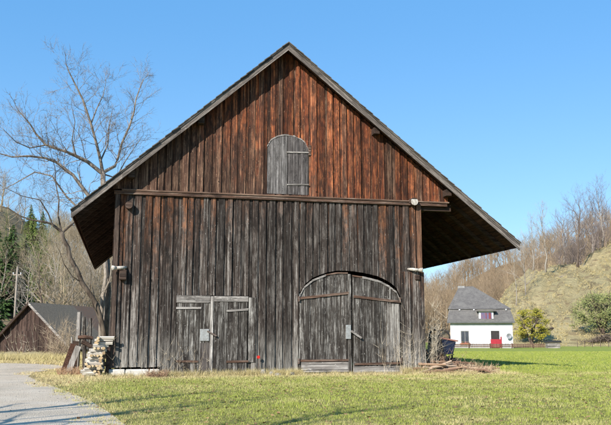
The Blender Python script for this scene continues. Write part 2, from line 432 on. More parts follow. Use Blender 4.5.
# ---- small double door
def strap(mb, x0, x1, z0, z1, y, h=.045, th=.012):
    mb.board(x0, x1, z0-h/2, z1-h/2, z0+h/2, z1+h/2, y-th, y, .5)
mid = XZ(211.5,330)[0]; dz0 = .07
def leaf(name, x0, x1, bot, topf, y, seed, mat=DOORW, wmin=.16, wmax=.27):
    mb = MB(); boards(mb, x0, x1, bot, topf, y=y, wmin=wmin, wmax=wmax, alt=.012, jit=.004, seed=seed)
    return mb.build(name, mat, barn)
l1 = leaf('door_leaf', sdL+.02, mid-.06, lambda x: dz0, lambda x: sdT-.02, -.045, 41)
l2 = leaf('door_leaf', mid+.05, sdR-.02, lambda x: dz0, lambda x: sdT-.035, -.045, 42)
c = MB(); c.box(mid-.055, mid+.045, -.105, -.05, dz0, sdT-.03, .8); c.build('cover_strip', PALEW, l1, bevel=.005)
t1 = MB(); zt = XZ(211,303)[1]; t1.box(sdL+.0, mid-.07, -.105, -.085, zt, sdT-.01, .6); t1.build('top_board', PALEX, l1, bevel=.004)
t1 = MB(); t1.box(mid+.055, sdR, -.105, -.085, zt+.05, sdT-.02, .9); t1.build('top_board', PALEX, l2, bevel=.004)
for (pa, pb, y0_, y1_, lf) in ((176,201,308,308,l1),(226,248,311,309.5,l2),(176,198,361,361.5,l1),(226,248,361.5,361,l2)):
    h = MB(); a = XZ(pa,y0_); b = XZ(pb,y1_); strap(h, a[0], b[0], a[1], b[1], -.092, .07, .02); h.build('strap_hinge', PALEX if y0_ < 340 else BROWNX, lf)
h = MB(); a = XZ(199.5,341); b = XZ(209,329); h.box(a[0], b[0], -.108, -.09, a[1], b[1], .5); h.build('lock_plate', TIN, l1, bevel=.01)
h = MB(); a = XZ(207,331); b = XZ(216,336); h.beam((a[0],-.13,a[1]),(b[0],-.15,b[1]),.04,.05); h.build('latch', IRON, l1)
h = MB(); a = XZ(199,372)[0]; h.box(a, mid-.06, -.089, -.078, dz0+.02, XZ(199,343)[1], .35); h.build('repair_board', wood('dark_repair', pale_amt=.15), l1)
jb = MB(); jb.box(sdR+.02, sdR+.27, -.092, -.062, .45, sdT-.06, .95); jb.build('jamb_board', DOORW, barn, bevel=.006)
# ---- arched wagon door
wm = XZ(350,330)[0]
g = .055
la = leaf('wagon_door_leaf', wdL+.03, wm-.09, lambda x: .10, lambda x: archf(x)-g, -.03, 51)
lb = leaf('wagon_door_leaf', wm+.08, wdR-.03, lambda x: .08, lambda x: archf(x)-g-.08, -.03, 52)
c = MB(); c.box(wm-.085, wm+.03, -.10, -.03, .08, archf(wm)-.12, .55); c.build('meeting_post', DOORW, barn, bevel=.006)
# pale rim boards following the arch
def rim(f, x0, x1, dz, h, y, parent, mat=PALEX):
    mb = MB(); n = 12
    for i in range(n):
        a = x0+(x1-x0)*i/n; b = x0+(x1-x0)*(i+1)/n
        mb.board(a, b, f(a)-dz-h, f(b)-dz-h, f(a)-dz, f(b)-dz, y-.02, y, .7)
    mb.build('arch_rim', mat, parent)
rim(archf, wdL+.03, wdL+1.0, .06, .07, -.075, la); rim(archf, wm+.45, wdR-.03, .14, .075, -.075, lb)
rim(archf, wdL+1.0, wm-.09, .06, .05, -.075, la, BROWNX); rim(archf, wm+.08, wm+.45, .14, .05, -.075, lb, BROWNX)
for (pa,ya_,pb,yb_,lf) in ((298,298.5,348,293,la),(353,296.5,400,302,lb)):
    a = XZ(pa,ya_); b = XZ(pb,yb_); h = MB(); strap(h, a[0], b[0], a[1], b[1], -.078, .085, .03); h.build('cross_band', BROWNX, lf)
for (pa,ya_,pb,yb_,lf) in ((300,360.5,348,360,la),(354,364,399,363,lb)):
    a = XZ(pa,ya_); b = XZ(pb,yb_); h = MB(); strap(h, a[0], b[0], a[1], b[1], -.078, .075, .03); h.build('cross_band', BROWNX, lf)
h = MB(); h.box(wdL+.10, wm-.10, -.085, -.062, .09, XZ(320,362)[1], .7); h.build('kick_board', PALEX, la, bevel=.005)
h = MB(); h.box(wm+.10, wdR-.06, -.085, -.062, .06, XZ(376,366)[1], .45); h.build('kick_board', PALEX, lb, bevel=.005)
h = MB(); a = XZ(386,303)[0]; h.box(a, wdR-.05, -.074, -.058, XZ(390,361)[1], XZ(390,304)[1], .7); h.build('repair_board', wood('worn_board', dark=(.05,.042,.035), mid=(.17,.15,.13), pale=(.45,.42,.375), pale_amt=.6), lb, bevel=.004)
h = MB(); a = XZ(345,339); b = XZ(350,325); h.box(a[0], b[0], -.13, -.102, a[1], b[1], .9); h.build('lock_plate', TIN, la, bevel=.008)
h = MB(); a = XZ(350,331); b = XZ(360,338); h.beam((a[0],-.15,a[1]),(b[0],-.16,b[1]),.06,.07); h.build('latch_bar', PALEX, la)
for (lf, x) in ((la, wdL+.02), (lb, wdR-.02)):
    for z in (XZ(300,299)[1], XZ(300,361)[1]):
        h = MB(); h.tube([(x,-.10,z-.09),(x,-.10,z+.09)],[.035,.035],8); h.build('hinge_pin', IRON, lf)
# ---- hatch in the gable
hm = XZ(287,170)[0]
ha = leaf('hatch_leaf', hL+.01, hm-.015, lambda x: hb+.01, lambda x: harchf(x)-.03, -.06, 61, wood('hatch_wood', dark=(.05,.045,.042), mid=(.15,.135,.125), pale=(.36,.33,.31), pale_amt=.6, tone=.4), .12, .2)
hbk = leaf('hatch_leaf', hm+.01, hR-.01, lambda x: hb+.01, lambda x: harchf(x)-.03, -.07, 62, wood('hatch_wood_dark', dark=(.035,.03,.028), mid=(.11,.095,.088), pale=(.30,.27,.25), pale_amt=.5, tone=.4), .12, .2)
rim(harchf, hL, hR, -.03, .05, -.09, barn)
for y_ in (153, 185):
    a = XZ(286,y_); b = XZ(308,y_+.3); h = MB(); strap(h, a[0], b[0], a[1], b[1], -.115, .05, .02); h.build('strap_hinge', PALEX, hbk)
h = MB(); a = XZ(309,156); b = XZ(309,146); h.beam((a[0],-.10,a[1]),(a[0],-.10,b[1]),.09,.05); h.build('hinge_post', BROWNX, barn)

# ================================================================== GROUND
def terrain_mat(name, base, alt, straw, straw_amt=.5, scale=.4):
    m, nt, b = newmat(name, .95, .1); n = N(nt); p = n.pos()
    f1 = n.noise(p, scale, 6., .6); f2 = n.noise(p, scale*9, 6., .7); f3 = n.noise(p, scale*60, 4., .7)
    c = n.mix(n.step(f1, .35, .65), base, alt)
    c = n.mix(n.math('MULTIPLY', n.step(n.math('ADD', n.math('MULTIPLY', f2,.6), n.math('MULTIPLY', f1,.4)), .42, .62), straw_amt), c, straw)
    c = n.mix(n.math('MULTIPLY', n.step(f3, .5, .75), .5), c, tuple(x*.5 for x in base))
    nt.links.new(c, b.inputs['Base Color']); n.bump(f3, .8, .05, b); return m
# meadow sheet: lawn near the barn, fresh green field behind on the right
m, nt, b = newmat('meadow_grass', .95, .1); n = N(nt); p = n.pos(); sx = n.sep(p)
f1 = n.noise(p, .35, 6., .65); f2 = n.noise(p, 2.6, 6., .7); f3 = n.noise(p, 24., 5., .75)
lawn = n.mix(n.step(f2, .35, .65), (.17,.17,.04), (.28,.235,.09))
lawn = n.mix(n.math('MULTIPLY', n.step(f3, .45, .7), .6), lawn, (.06,.055,.022))
field = n.mix(n.step(f1, .3, .7), (.22,.26,.045), (.28,.29,.07))
field = n.mix(n.math('MULTIPLY', n.step(f3, .5, .7), .35), field, (.19,.18,.07))
straw = n.mix(n.step(f2, .35, .65), (.40,.31,.16), (.26,.19,.09))
far = n.step(n.math('ADD', sx[1], n.math('MULTIPLY', f1, 4.)), -1., 6.)
right = n.step(n.math('ADD', sx[0], n.math('MULTIPLY', f1, 5.)), 5., 9.)
left = n.step(sx[0], -5., -8.)
c = n.mix(n.math('MULTIPLY', far, right), lawn, field)
c = n.mix(n.math('MULTIPLY', n.math('MULTIPLY', left, n.step(n.math('ADD', sx[1], n.math('MULTIPLY', f2, 5.)), -5., 3.)), .9), c, straw)
nt.links.new(c, b.inputs['Base Color']); n.bump(f3, .8, .04, b); MEADOW = m
gm = MB(); gm.add([(-1600,-900,0),(1600,-900,0),(1600,2200,0),(-1600,2200,0)], [(0,1,2,3)])
tag(gm.build('ground', MEADOW), kind='structure')
# gravel road, its outline measured on the ground
ROAD_PX = [(150,455),(124,424),(108,412),(92,402),(72,393.5),(52,386),(36,380),(28,376.5),(34,372.5),(50,370),(66,368.6),(66,365.4),(40,364.0),(10,363.2),(-60,363.6),(-200,368),(-330,380),(-330,455)]
ROAD = [G(x,y) for x,y in ROAD_PX]
m, nt, b = newmat('gravel', .95, .15); n = N(nt); p = n.pos()
g1 = n.noise(p, 1.1, 5., .6); g2 = n.noise(p, 45., 4., .8); g3 = n.noise(p, 8., 5., .7)
vo = nt.nodes.new('ShaderNodeTexVoronoi'); vo.inputs['Scale'].default_value = 38.; nt.links.new(p, vo.inputs['Vector'])
c = n.mix(n.step(g2, .35, .65), (.62,.51,.39), (.44,.36,.265)); c = n.mix(n.math('MULTIPLY', n.step(g1, .4, .65), .5), c, (.66,.57,.46))
c = n.mix(n.math('MULTIPLY', n.step(g3, .54, .66), .4), c, (.33,.28,.20)); g4 = n.noise(p, .45, 4., .6); c = n.mix(n.math('MULTIPLY', n.step(g4, .5, .62), .45), c, (.38,.33,.26))
nt.links.new(c, b.inputs['Base Color']); n.bump(n.math('ADD', g2, vo.outputs['Distance']), .8, .02, b); GRAVEL = m
rm = MB(); rm.add([(p.x,p.y,.006) for p in ROAD], [tuple(range(len(ROAD)))])
road_ob = tag(rm.build('road', GRAVEL), kind='structure')
rv = np.array([(p.x,p.y) for p in ROAD])
def inside(P, poly):
    x, y = P[:,0], P[:,1]; c = np.zeros(len(P), bool); n = len(poly)
    for i in range(n):
        x0,y0 = poly[i]; x1,y1 = poly[(i+1)%n]
        cond = ((y0 > y) != (y1 > y)) & (x < (x1-x0)*(y-y0)/(y1-y0+1e-12)+x0); c ^= cond
    return c
def dist_poly(P, poly):
    d = np.full(len(P), 1e9); n = len(poly)
    for i in range(n):
        a = poly[i]; b = poly[(i+1)%n]; ab = b-a; t = np.clip(((P-a)@ab)/(ab@ab), 0, 1)
        d = np.minimum(d, np.hypot(*(P-(a+t[:,None]*ab)).T))
    return d
# loose stones on the road
rg = np.random.default_rng(4)
def vnoise(P, s, seed=0):
    q = P*s; i = np.floor(q).astype(int); f = q-i; f = f*f*(3-2*f)
    def h(ix, iy):
        v = np.sin(ix*127.1+iy*311.7+seed*74.7)*43758.5453; return v-np.floor(v)
    a = h(i[:,0],i[:,1]); b = h(i[:,0]+1,i[:,1]); c = h(i[:,0],i[:,1]+1); d = h(i[:,0]+1,i[:,1]+1)
    return (a*(1-f[:,0])+b*f[:,0])*(1-f[:,1])+(c*(1-f[:,0])+d*f[:,0])*f[:,1]
def np_mesh(name, verts, nfv, attrs, mat, parent=None):
    """verts (n*nfv,3): separate polygons with nfv corners each"""
    me = bpy.data.meshes.new(name); nv = len(verts); nf = nv//nfv
    me.vertices.add(nv); me.vertices.foreach_set('co', verts.astype(np.float32).ravel())
    me.loops.add(nv); me.loops.foreach_set('vertex_index', np.arange(nv, dtype=np.int32))
    me.polygons.add(nf); me.polygons.foreach_set('loop_start', np.arange(0, nv, nfv, dtype=np.int32))
    for k, v in attrs.items():
        a = me.attributes.new(k, 'FLOAT', 'FACE'); a.data.foreach_set('value', v.astype(np.float32))
    me.materials.append(mat); me.update(calc_edges=True); me.validate()
    o = bpy.data.objects.new(name, me); COL.objects.link(o)
    if parent: o.parent = parent
    return o
def blades(P, per, h, w, lean=.6):
    n = len(P)*per; base = np.repeat(P, per, 0)+rg.normal(0, .035, (n,2)); hh = np.repeat(h, per)*rg.uniform(.5,1.15,n)
    a = rg.uniform(0, 2*np.pi, n); ww = np.repeat(w, per)*rg.uniform(.7,1.2,n)
    l = rg.uniform(0, lean, n)*hh; b = rg.uniform(0, 2*np.pi, n)
    v = np.zeros((n,3,3)); dx, dy = np.cos(a)*ww/2, np.sin(a)*ww/2
    v[:,0,0] = base[:,0]-dx; v[:,0,1] = base[:,1]-dy; v[:,1,0] = base[:,0]+dx; v[:,1,1] = base[:,1]+dy
    v[:,2,0] = base[:,0]+np.cos(b)*l; v[:,2,1] = base[:,1]+np.sin(b)*l; v[:,2,2] = hh
    return v.reshape(-1,3)
m, nt, b = newmat('grass_blade', .7, .25); n = N(nt)
dry = n.attr('dry'); rr_ = n.attr('rnd')
gcol = n.mix(rr_, (.175,.225,.032), (.33,.36,.06)); scol = n.mix(rr_, (.66,.54,.29), (.44,.34,.17))
nt.links.new(n.mix(dry, gcol, scol), b.inputs['Base Color'])
b.inputs['Transmission Weight'].default_value = 0
BLADE = m
def frustum_pts(d0, d1, dens, latk=.44, latm=3.):
    A = (d1-d0)*(latk*(d0+d1)+2*latm); n = int(A*dens)
    D = rg.uniform(d0, d1, n*2); lm = latk*D+latm; keep = rg.uniform(0, latk*d1+latm, n*2) < lm; D = D[keep][:n]; lm = lm[keep][:n]
    lat = rg.uniform(-1,1,len(D))*lm
    return np.stack([CAM[0]+lat*math.cos(YAW)+D*math.sin(YAW), CAM[1]-lat*math.sin(YAW)+D*math.cos(YAW)], 1)
def lawn_filter(P):
    dr = dist_poly(P, rv); ins = inside(P, rv)
    edge = (dr-.05)*np.where(ins, -1, 1)+ (vnoise(P, 1.3, 3)-.42)*1.0+(vnoise(P, 5., 5)-.5)*.7+(vnoise(P, 14., 6)-.5)*.35
    ok = edge > 0
    ok &= ~((P[:,0] > WL-.1)&(P[:,0] < WR+.02)&(P[:,1] > -.12)&(P[:,1] < LEN+.1))
    return ok, np.where(ins, 0, dr)
allv = []; alld = []; allr = []
for (d0, d1, dens, per, h0, w0) in ((8.,15.,170,7,.042,.0065),(15.,32.,110,6,.050,.009),(32.,70.,26,6,.07,.019)):
    P = frustum_pts(d0, d1, dens); ok, dr = lawn_filter(P); P = P[ok]; dr = dr[ok]
    n1 = vnoise(P, .55, 1); n2 = vnoise(P, 2.1, 2); n3 = vnoise(P, 5.3, 8)
    dryness = .08+.75*np.clip((n1*.45+n2*.35+n3*.35-.55)*2.2, 0, 1)
    foot = np.exp(-np.clip(-P[:,1]-.15, 0, 9)/1.5)*((P[:,0] > -9)&(P[:,0] < 8.5)&(P[:,1] < 1))
    verge = np.exp(-dr/.9)*(P[:,0] < 0)
    leftyard = np.clip((P[:,1]+4.5+2*n1)/4, 0, 1)*np.clip((-5.5-P[:,0])/1.5, 0, 1)
    fld = np.clip((P[:,1]+1.0)/4, 0, 1)*np.clip((P[:,0]-5.5-2*n1)/2, 0, 1)
    dryness = dryness*(1-.75*fld)+1.3*foot+.55*verge+.8*leftyard
    pr = np.clip(dryness*(1-.35*np.clip((vnoise(P, .9, 31)-.6)*4,0,1)), 0.03, .97)
    dv = np.clip(np.repeat(pr, per)+rg.normal(0,.18,len(P)*per), 0, 1)
    dv = np.where(rg.uniform(0,1,len(dv)) < np.repeat(pr, per), np.maximum(dv,.65), dv*.5)
    clump = np.clip((vnoise(P, 1.3, 21)*.6+vnoise(P, 4.1, 22)*.5-.62)*4, 0, 1)
    h = h0*(.55+.5*n2+.9*clump)*(1+1.6*foot*n3*1.4)*(1+.3*verge)
    w = np.full(len(P), w0)
    v = blades(P, per, h, w, .95); allv.append(v); alld.append(dv); allr.append(rg.uniform(0,1,len(dv)))
# dry rough grass tufts along the foot of the wall
for (px0, px1, nn, hh, yy) in ((96,180,60,.20,-.25),(150,300,150,.26,-.22),(244,300,60,.30,-.2),(300,400,50,.16,-.25),(400,428,60,.34,-.3),(424,470,40,.2,-.6)):
    x0, x1 = W(px0,372,0).x, W(px1,372,0).x
    P = np.stack([rg.uniform(x0,x1,nn*3), rg.normal(yy,.12,nn*3)], 1)
    v = blades(P, 16, hh*rg.uniform(.4,1.1,len(P)), np.full(len(P),.009), 1.1)
    allv.append(v); k = len(v)//3; alld.append(rg.uniform(.75,1,k)); allr.append(rg.uniform(0,1,k))
tag(np_mesh('grass', np.concatenate(allv), 3, {'dry': np.concatenate(alld), 'rnd': np.concatenate(allr)}, BLADE),
    'short spring lawn, green mixed with dry straw coloured grass', 'grass', kind='stuff')
# weed rosettes and fallen leaves scattered on the lawn
P = frustum_pts(10, 30, 9); ok, _ = lawn_filter(P); P = P[ok]; k = len(P); a = rg.uniform(0,6.28,k); s_ = rg.uniform(.015,.04,k)
v = np.zeros((k,4,3))
for i in range(4):
    an = a+i*np.pi/2; v[:,i,0] = P[:,0]+np.cos(an)*s_; v[:,i,1] = P[:,1]+np.sin(an)*s_*.7; v[:,i,2] = .035+rg.uniform(-.01,.02,k)
tag(np_mesh('fallen_leaves', v.reshape(-1,3), 4, {'rnd': rg.uniform(0,1,k)}, plain('dead_leaf', (.30,.17,.08), (.18,.10,.05), 3, tone=.5)),
    'brown fallen leaves lying scattered on the lawn', 'leaves', kind='stuff')
# stones on the gravel
n_ = 9000; P = frustum_pts(9, 40, 9, .44, 4); P = P[inside(P, rv)]; k = len(P)
s_ = rg.uniform(.008,.024,k); base = np.array([(1,0,0),(-.5,.87,0),(-.5,-.87,0),(0,0,1)], float)
tri = [(0,1,3),(1,2,3),(2,0,3)]; an = rg.uniform(0,6.28,k); v = np.zeros((k,3,3,3))
for fi, t in enumerate(tri):
    for vi, j in enumerate(t):
        bx, by, bz = base[j]; v[:,fi,vi,0] = P[:,0]+(bx*np.cos(an)-by*np.sin(an))*s_; v[:,fi,vi,1] = P[:,1]+(bx*np.sin(an)+by*np.cos(an))*s_; v[:,fi,vi,2] = .004+bz*s_*.8
tag(np_mesh('gravel_stones', v.reshape(-1,3), 3, {'rnd': np.repeat(rg.uniform(0,1,k),3)}, plain('grey_stone', (.30,.27,.23), (.20,.18,.155), 3, tone=.3)),
    'small grey stones loose on the gravel road', 'gravel', kind='stuff')

# ================================================================== HILLS
def ss(x): x = min(max(x,0.),1.); return x*x*(3-2*x)
def lerp(pts, x):
    return pw(pts)(x)
FARZ = [(-500,62),(-200,50),(-60,41),(0,37),(30,31),(60,26),(110,19),(170,13),(300,11),(430,17),(480,25),(540,35),(575,42),(611,49),(700,56),(900,55),(1200,60)]
def far_hill(px, D):
    z = lerp(FARZ, px); d1, d2 = (85, 215) if px < 200 else (150, 330)
    k = ss((px-120)/160.); d1 = 82*(1-k)+165*k; d2 = 215*(1-k)+330*k
    t = (D-d1)/(d2-d1)
    bump = 2.2*math.sin(px*.021+D*.03)+1.4*math.sin(px*.05-D*.05)
    return -.6+(z*min(max(t,0),1)**1.15 + (8*(t-1) if t > 1 else 0))+bump*ss(t*2)
NEARZ = [(425,0),(450,.8),(470,3.2),(490,8.),(506,12.4),(525,15.6),(546,17.4),(575,18.6),(611,22.4),(680,31),(800,38),(1200,44)]
def near_hill(px, D):
    z = lerp(NEARZ, px); t = (D-104)/(176-104)
    bump = .6*math.sin(px*.06+D*.12)+.45*math.sin(px*.17-D*.21)+.4*math.sin(px*.31+D*.33)+.3*math.sin(px*.53-D*.5)+.2*math.sin(px*.9+D*.9)
    zz = z*min(max(t,0),1)**1.02-(max(t-1,0)*10)
    return -.5+zz+bump*ss(t*2)*min(1,z/8)
def hill_sheet(name, f, pxs, Ds, mat):
    mb = MB(); vs = []
    for D in Ds:
        for px in pxs:
            lat = (px-305.5)/F/ math.cos(PITCH)*D; q = FR(lat, D, f(px,D)); vs.append(q)
    w = len(pxs); fs = [(j*w+i, j*w+i+1, (j+1)*w+i+1, (j+1)*w+i) for j in range(len(Ds)-1) for i in range(w-1)]
    mb.add(vs, fs, .5); return tag(mb.build(name, mat, smooth=True), kind='structure')
def on_hill(f, px, D):
    lat = (px-305.5)/F/math.cos(PITCH)*D; return FR(lat, D, f(px,D))
hill_sheet('wooded_hill', far_hill, list(range(-520,1221,12)), list(range(70,480,6)), terrain_mat('leaf_litter', (.21,.155,.09), (.27,.20,.12), (.33,.25,.14), .5, .06))
m, nt, b = newmat('dry_hill_grass', .95, .1); n = N(nt); p = n.pos()
f1 = n.noise(p, .05, 5., .6); f2 = n.noise(n.scale(p, (1,1,3)), .35, 7., .72); f3 = n.noise(p, 2.5, 5., .75)
c = n.mix(n.step(f1, .35, .62), (.55,.44,.235), (.44,.36,.185))
c = n.mix(n.math('MULTIPLY', n.step(f2, .48, .62), .8), c, (.25,.175,.10)); c = n.mix(n.math('MULTIPLY', n.step(f3, .5, .65), .5), c, (.50,.42,.24))
sz = n.sep(p); c = n.mix(n.math('MULTIPLY', n.step(n.math('ADD', sz[2], n.math('MULTIPLY', f2, 5.)), 5.5, 2.5), .3), c, (.30,.27,.12))
nt.links.new(c, b.inputs['Base Color']); n.bump(n.math('ADD', f2, n.math('MULTIPLY', f3, .3)), 1., 1.2, b)
hill_sheet('grassy_hillside', near_hill, list(range(424,1201,6)), list(range(100,236,4)), m)

# tussocks and small scrub over the slope
m, nt, b = newmat('tussock', .9, .1); n = N(nt); nt.links.new(n.mix(n.attr('rnd'), (.47,.385,.20), (.33,.275,.14)), b.inputs['Base Color']); leaf_mat0 = m
tp = []; th = []
for i in range(15000):
    px = rg.uniform(428,700); D = rg.uniform(102,182)
    if vnoise(np.array([[px,D*1.7]]), .09, 5)[0]+rg.uniform(-.25,.25) < .42: continue
    q = on_hill(near_hill, px, D)
    if q.z > -.1: tp.append(tuple(q)); th.append(rg.uniform(.12,.45))
tp = np.array(tp); v = blades(tp[:,:2], 7, np.array(th), np.full(len(tp),.10), 1.2).reshape(-1,3,3); v[:,:,2] += np.repeat(tp[:,2],7)[:,None]-.05
tag(np_mesh('hill_grass', v.reshape(-1,3), 3, {'dry': rg.uniform(.55,1,len(v)), 'rnd': rg.uniform(0,1,len(v))}, leaf_mat0), 'dry straw tussocks on the steep slope at right', 'grass', kind='stuff')

# ================================================================== TREES
def grow(mb, tw, p, d, ln, rr, lv, r, up=.12, wob=.16, nseg=4, kids=(3,5), ratio=.62, ang=(.5,.95)):
    """limb: tube for thick levels, spikes for twigs"""
    pts = [Vector(p)]; d = Vector(d).normalized(); dirs = [d.copy()]
    for i in range(nseg):
        d = (d+Vector((r.gauss(0,wob), r.gauss(0,wob), r.gauss(0,wob)+up))).normalized()
        pts.append(pts[-1]+d*ln/nseg); dirs.append(d.copy())
    if lv > 0 and rr > .012:
        mb.tube(pts, [rr*(1-.62*i/nseg) for i in range(nseg+1)], 5 if rr > .04 else 3, .5, cap=False)
    else:
        for a, b2, i in zip(pts, pts[1:], range(nseg)): tw.spike(a, b2+(b2-a)*.25, rr*(1-.6*i/nseg), r.random())
    if lv <= 0: return
    k = r.randint(*kids)
    for j in range(k):
        t = r.uniform(.25,1.) if j else 1.
        i = min(int(t*nseg), nseg-1); q = pts[i].lerp(pts[i+1], t*nseg-i)
        dd = dirs[i+1]; o = dd.orthogonal().normalized(); o2 = dd.cross(o); a = r.uniform(0, 6.283)
        side = o*math.cos(a)+o2*math.sin(a); an = r.uniform(*ang)*(.5 if j == 0 else 1)
        nd = dd*math.cos(an)+side*math.sin(an)
        grow(mb, tw, q, nd, ln*ratio*r.uniform(.75,1.15), max(rr*.5*r.uniform(.8,1.1), .008), lv-1, r, up, wob, max(nseg-1,2), kids, ratio, ang)
def bare_tree(h, seed, spread=1., lv=3, trunk_r=.14, kids=(3,5), first=.3, nl=11, twr=1., up=.12):
    """returns (trunk builder, crown builder) in local coordinates"""
    r = random.Random(seed); t = MB(); c = MB(); n = 8
    pts = [Vector((0,0,-.3))]; x = y = 0
    for i in range(1, n+1):
        x += r.gauss(0,.012*h); y += r.gauss(0,.012*h); pts.append(Vector((x,y,h*.86*i/n)))
    rs = [trunk_r*(1-.88*i/n)+.01 for i in range(n+1)]; rs[0] *= 1.35
    t.tube(pts, rs, 7, .5)
    for i in range(nl):
        f = first+(1-first)*(i+r.random())/nl*.98; k = min(int(f*n), n-1); q = pts[k].lerp(pts[k+1], f*n-k)
        a = i*2.4+r.uniform(-.5,.5); el = .35+.75*f
        d = Vector((math.cos(a)*math.cos(el), math.sin(a)*math.cos(el), math.sin(el)))
        grow(c, c, q, d, h*.30*spread*(1.15-.65*f), trunk_r*.42*(1.1-.7*f)*twr, lv, r, up, kids=kids)
    return t, c
def bark(name, c1, c2, tone=.2, scale=6.): return plain(name, c1, c2, scale, .9, .01, tone=tone, spec=.1, stretch=(1,1,.35))
BK_DARK = bark('dark_bark', (.085,.062,.048), (.15,.115,.09)); BK_PALE = bark('pale_bark', (.34,.29,.235), (.20,.165,.13))
BK_TAN = bark('tan_twigs', (.30,.235,.16), (.22,.17,.115)); BK_RUST = bark('rusty_twigs', (.33,.215,.125), (.25,.155,.09)); BK_PURP = bark('purple_grey_twigs', (.13,.105,.10), (.20,.165,.15)); BK_GREY = bark('grey_twigs', (.23,.20,.17), (.33,.29,.24))

# --- two big old trees behind the barn's left rear corner: limbs follow the real ones
def limb_tree(name, label, cat, trunk, limbs, Y, seed, bk, tw_n=1., tbk=None):
    r = random.Random(seed); base = W(trunk[0][0], trunk[0][1], Y); base.z = 0
    root = tag(empty(name, base), label, cat)
    S = F/(Y-CAM[1])       # px per metre
    def P3(px, py, dy): q = W(px, py, Y+dy); return q-base
    tm = MB(); pts = [P3(x,y,0) for x,y,_ in trunk]; pts[0].z = -.2
    tm.tube(pts, [w/2/S for _,_,w in trunk], 9, .5); tm.build('trunk', tbk or bk, root, smooth=True)
    cm = MB()
    for li, (poly, w0, w1, dy0, dy1, lv) in enumerate(limbs):
        n = len(poly); P = [P3(x,y,dy0+(dy1-dy0)*i/(n-1)) for i,(x,y) in enumerate(poly)]
        rs = [(w0+(w1-w0)*i/(n-1))*.98/2/S for i in range(n)]
        cm.tube(P, rs, 6, .5, cap=False)
        L = sum((b-a).length for a,b in zip(P,P[1:]))
        k = max(3, int(L*1.5*tw_n))
        for j in range(k):
            t = (j+r.random())/k*(n-1)*.85+(n-1)*.15; i = min(int(t), n-2); q = P[i].lerp(P[i+1], t-i)
            dd = (P[i+1]-P[i]).normalized(); o = dd.orthogonal().normalized(); a = r.uniform(0,6.28)
            side = (o*math.cos(a)+dd.cross(o)*math.sin(a)); side.y *= .8
            nd = (dd*.55+side*.9+Vector((0,0,.25))).normalized()
            rr = max(rs[i]*.38, .014)
            grow(cm, cm, q, nd, r.uniform(1.0,2.2)*(1.1-.45*t/(n-1)), rr*.8, lv, r, .06, .22, 5, (4,7), .6, (.4,.95))
        grow(cm, cm, P[-1], (P[-1]-P[-2]), .8, rs[-1], lv, r, .05, .2, 4, (4,6), .62, (.4,.9))
    cm.build('crown', bk, root)
    return root
limb_tree('bare_tree', 'tall bare tree with spreading limbs rising behind the left eaves of the barn', 'tree',
  [(104,348,6.5),(106,322,6.2),(108,292,6),(107,262,5.6),(104,225,5.4),(103,195,5),(103,172,4.8)],
  [([(103,174),(100,158),(96,142),(91,124),(83,100),(76,86),(70,74),(66,64)], 3.4,.8,0,-.8,2),
   ([(103,174),(88,162),(76,156),(67,152),(46,145),(36,134),(30,124),(18,110)], 4.2,.9,0,-2,2),
   ([(104,172),(115,166),(118,158),(122,143),(130,125),(134,112),(136,99),(140,88),(143,80)], 3.6,.8,0,1.,2),
   ([(103,215),(95,204),(85,191),(73,175),(56,162),(45,158),(28,156),(12,157),(-6,152)], 4.4,1.0,0,-1.5,2),
   ([(103,230),(85,215),(66,196),(52,176),(35,172),(14,184),(2,190)], 2.6,.6,0,1.5,2),
   ([(101,160),(108,144),(109,128),(112,112)], 1.8,.6,0,1.5,2),
   ([(91,124),(97,108),(103,96),(106,82)], 1.6,.5,-.3,1,2),
   ([(76,156),(72,140),(75,122),(72,108)], 1.6,.5,-1,-2.5,2),
   ([(46,145),(30,148),(16,142),(4,130)], 1.6,.5,-1,-2.5,2),
   ([(103,174),(116,178),(126,160),(133,150),(141,138)], 1.8,.5,0,2,2),
  ], 24., 5, bark('limb_bark', (.12,.095,.075), (.27,.225,.18)), 1.9)
limb_tree('bare_tree', 'dark crooked bare tree leaning left from behind the firewood stack', 'tree',
  [(106,350,6),(105,338,5.4),(101,320,5.2),(96,304,5.3),(90,294,4.6),(82,283,4.9),(78,272,4.2),(70,258,4.4),(68,247,3.9),(63,239,4.3),(62,232,3.6)],
  [([(62,232),(52,224),(45,222),(32,220),(20,216),(8,208),(-4,206)], 2.6,.7,0,-1,2),
   ([(62,234),(58,215),(59,200),(56,185),(55,168),(50,150)], 2.0,.5,0,1,2),
   ([(62,233),(70,226),(76,221),(82,214),(84,200)], 2.2,.6,0,1.,2),
   ([(101,320),(93,306),(90,290),(91,276)], 1.4,.5,0,-1,1),([(82,283),(72,276),(64,264),(60,252)],1.3,.5,0,-1,1),([(60,231),(53,226),(48,213),(40,200),(22,196),(6,188)], 1.8,.5,0,-1.5,2),
  ], 22.5, 9, bark('crooked_bark', (.05,.038,.03), (.15,.12,.09), scale=3.), .55)
# second pale stem beside
limb_tree('bare_tree', 'slim pale barked bare tree just left of the barn corner', 'tree',
  [(100,350,4.5),(101,320,4),(103,295,4),(106,275,3.6),(104,255,3)],
  [([(104,255),(99,235),(94,214),(90,200)],2,.6,0,1,1),([(103,295),(110,280),(112,262)],2.4,.8,0,-.5,1),([(101,320),(95,300),(92,284)],1.6,.5,0,-.5,1)], 23.5, 12, BK_PALE, .6)

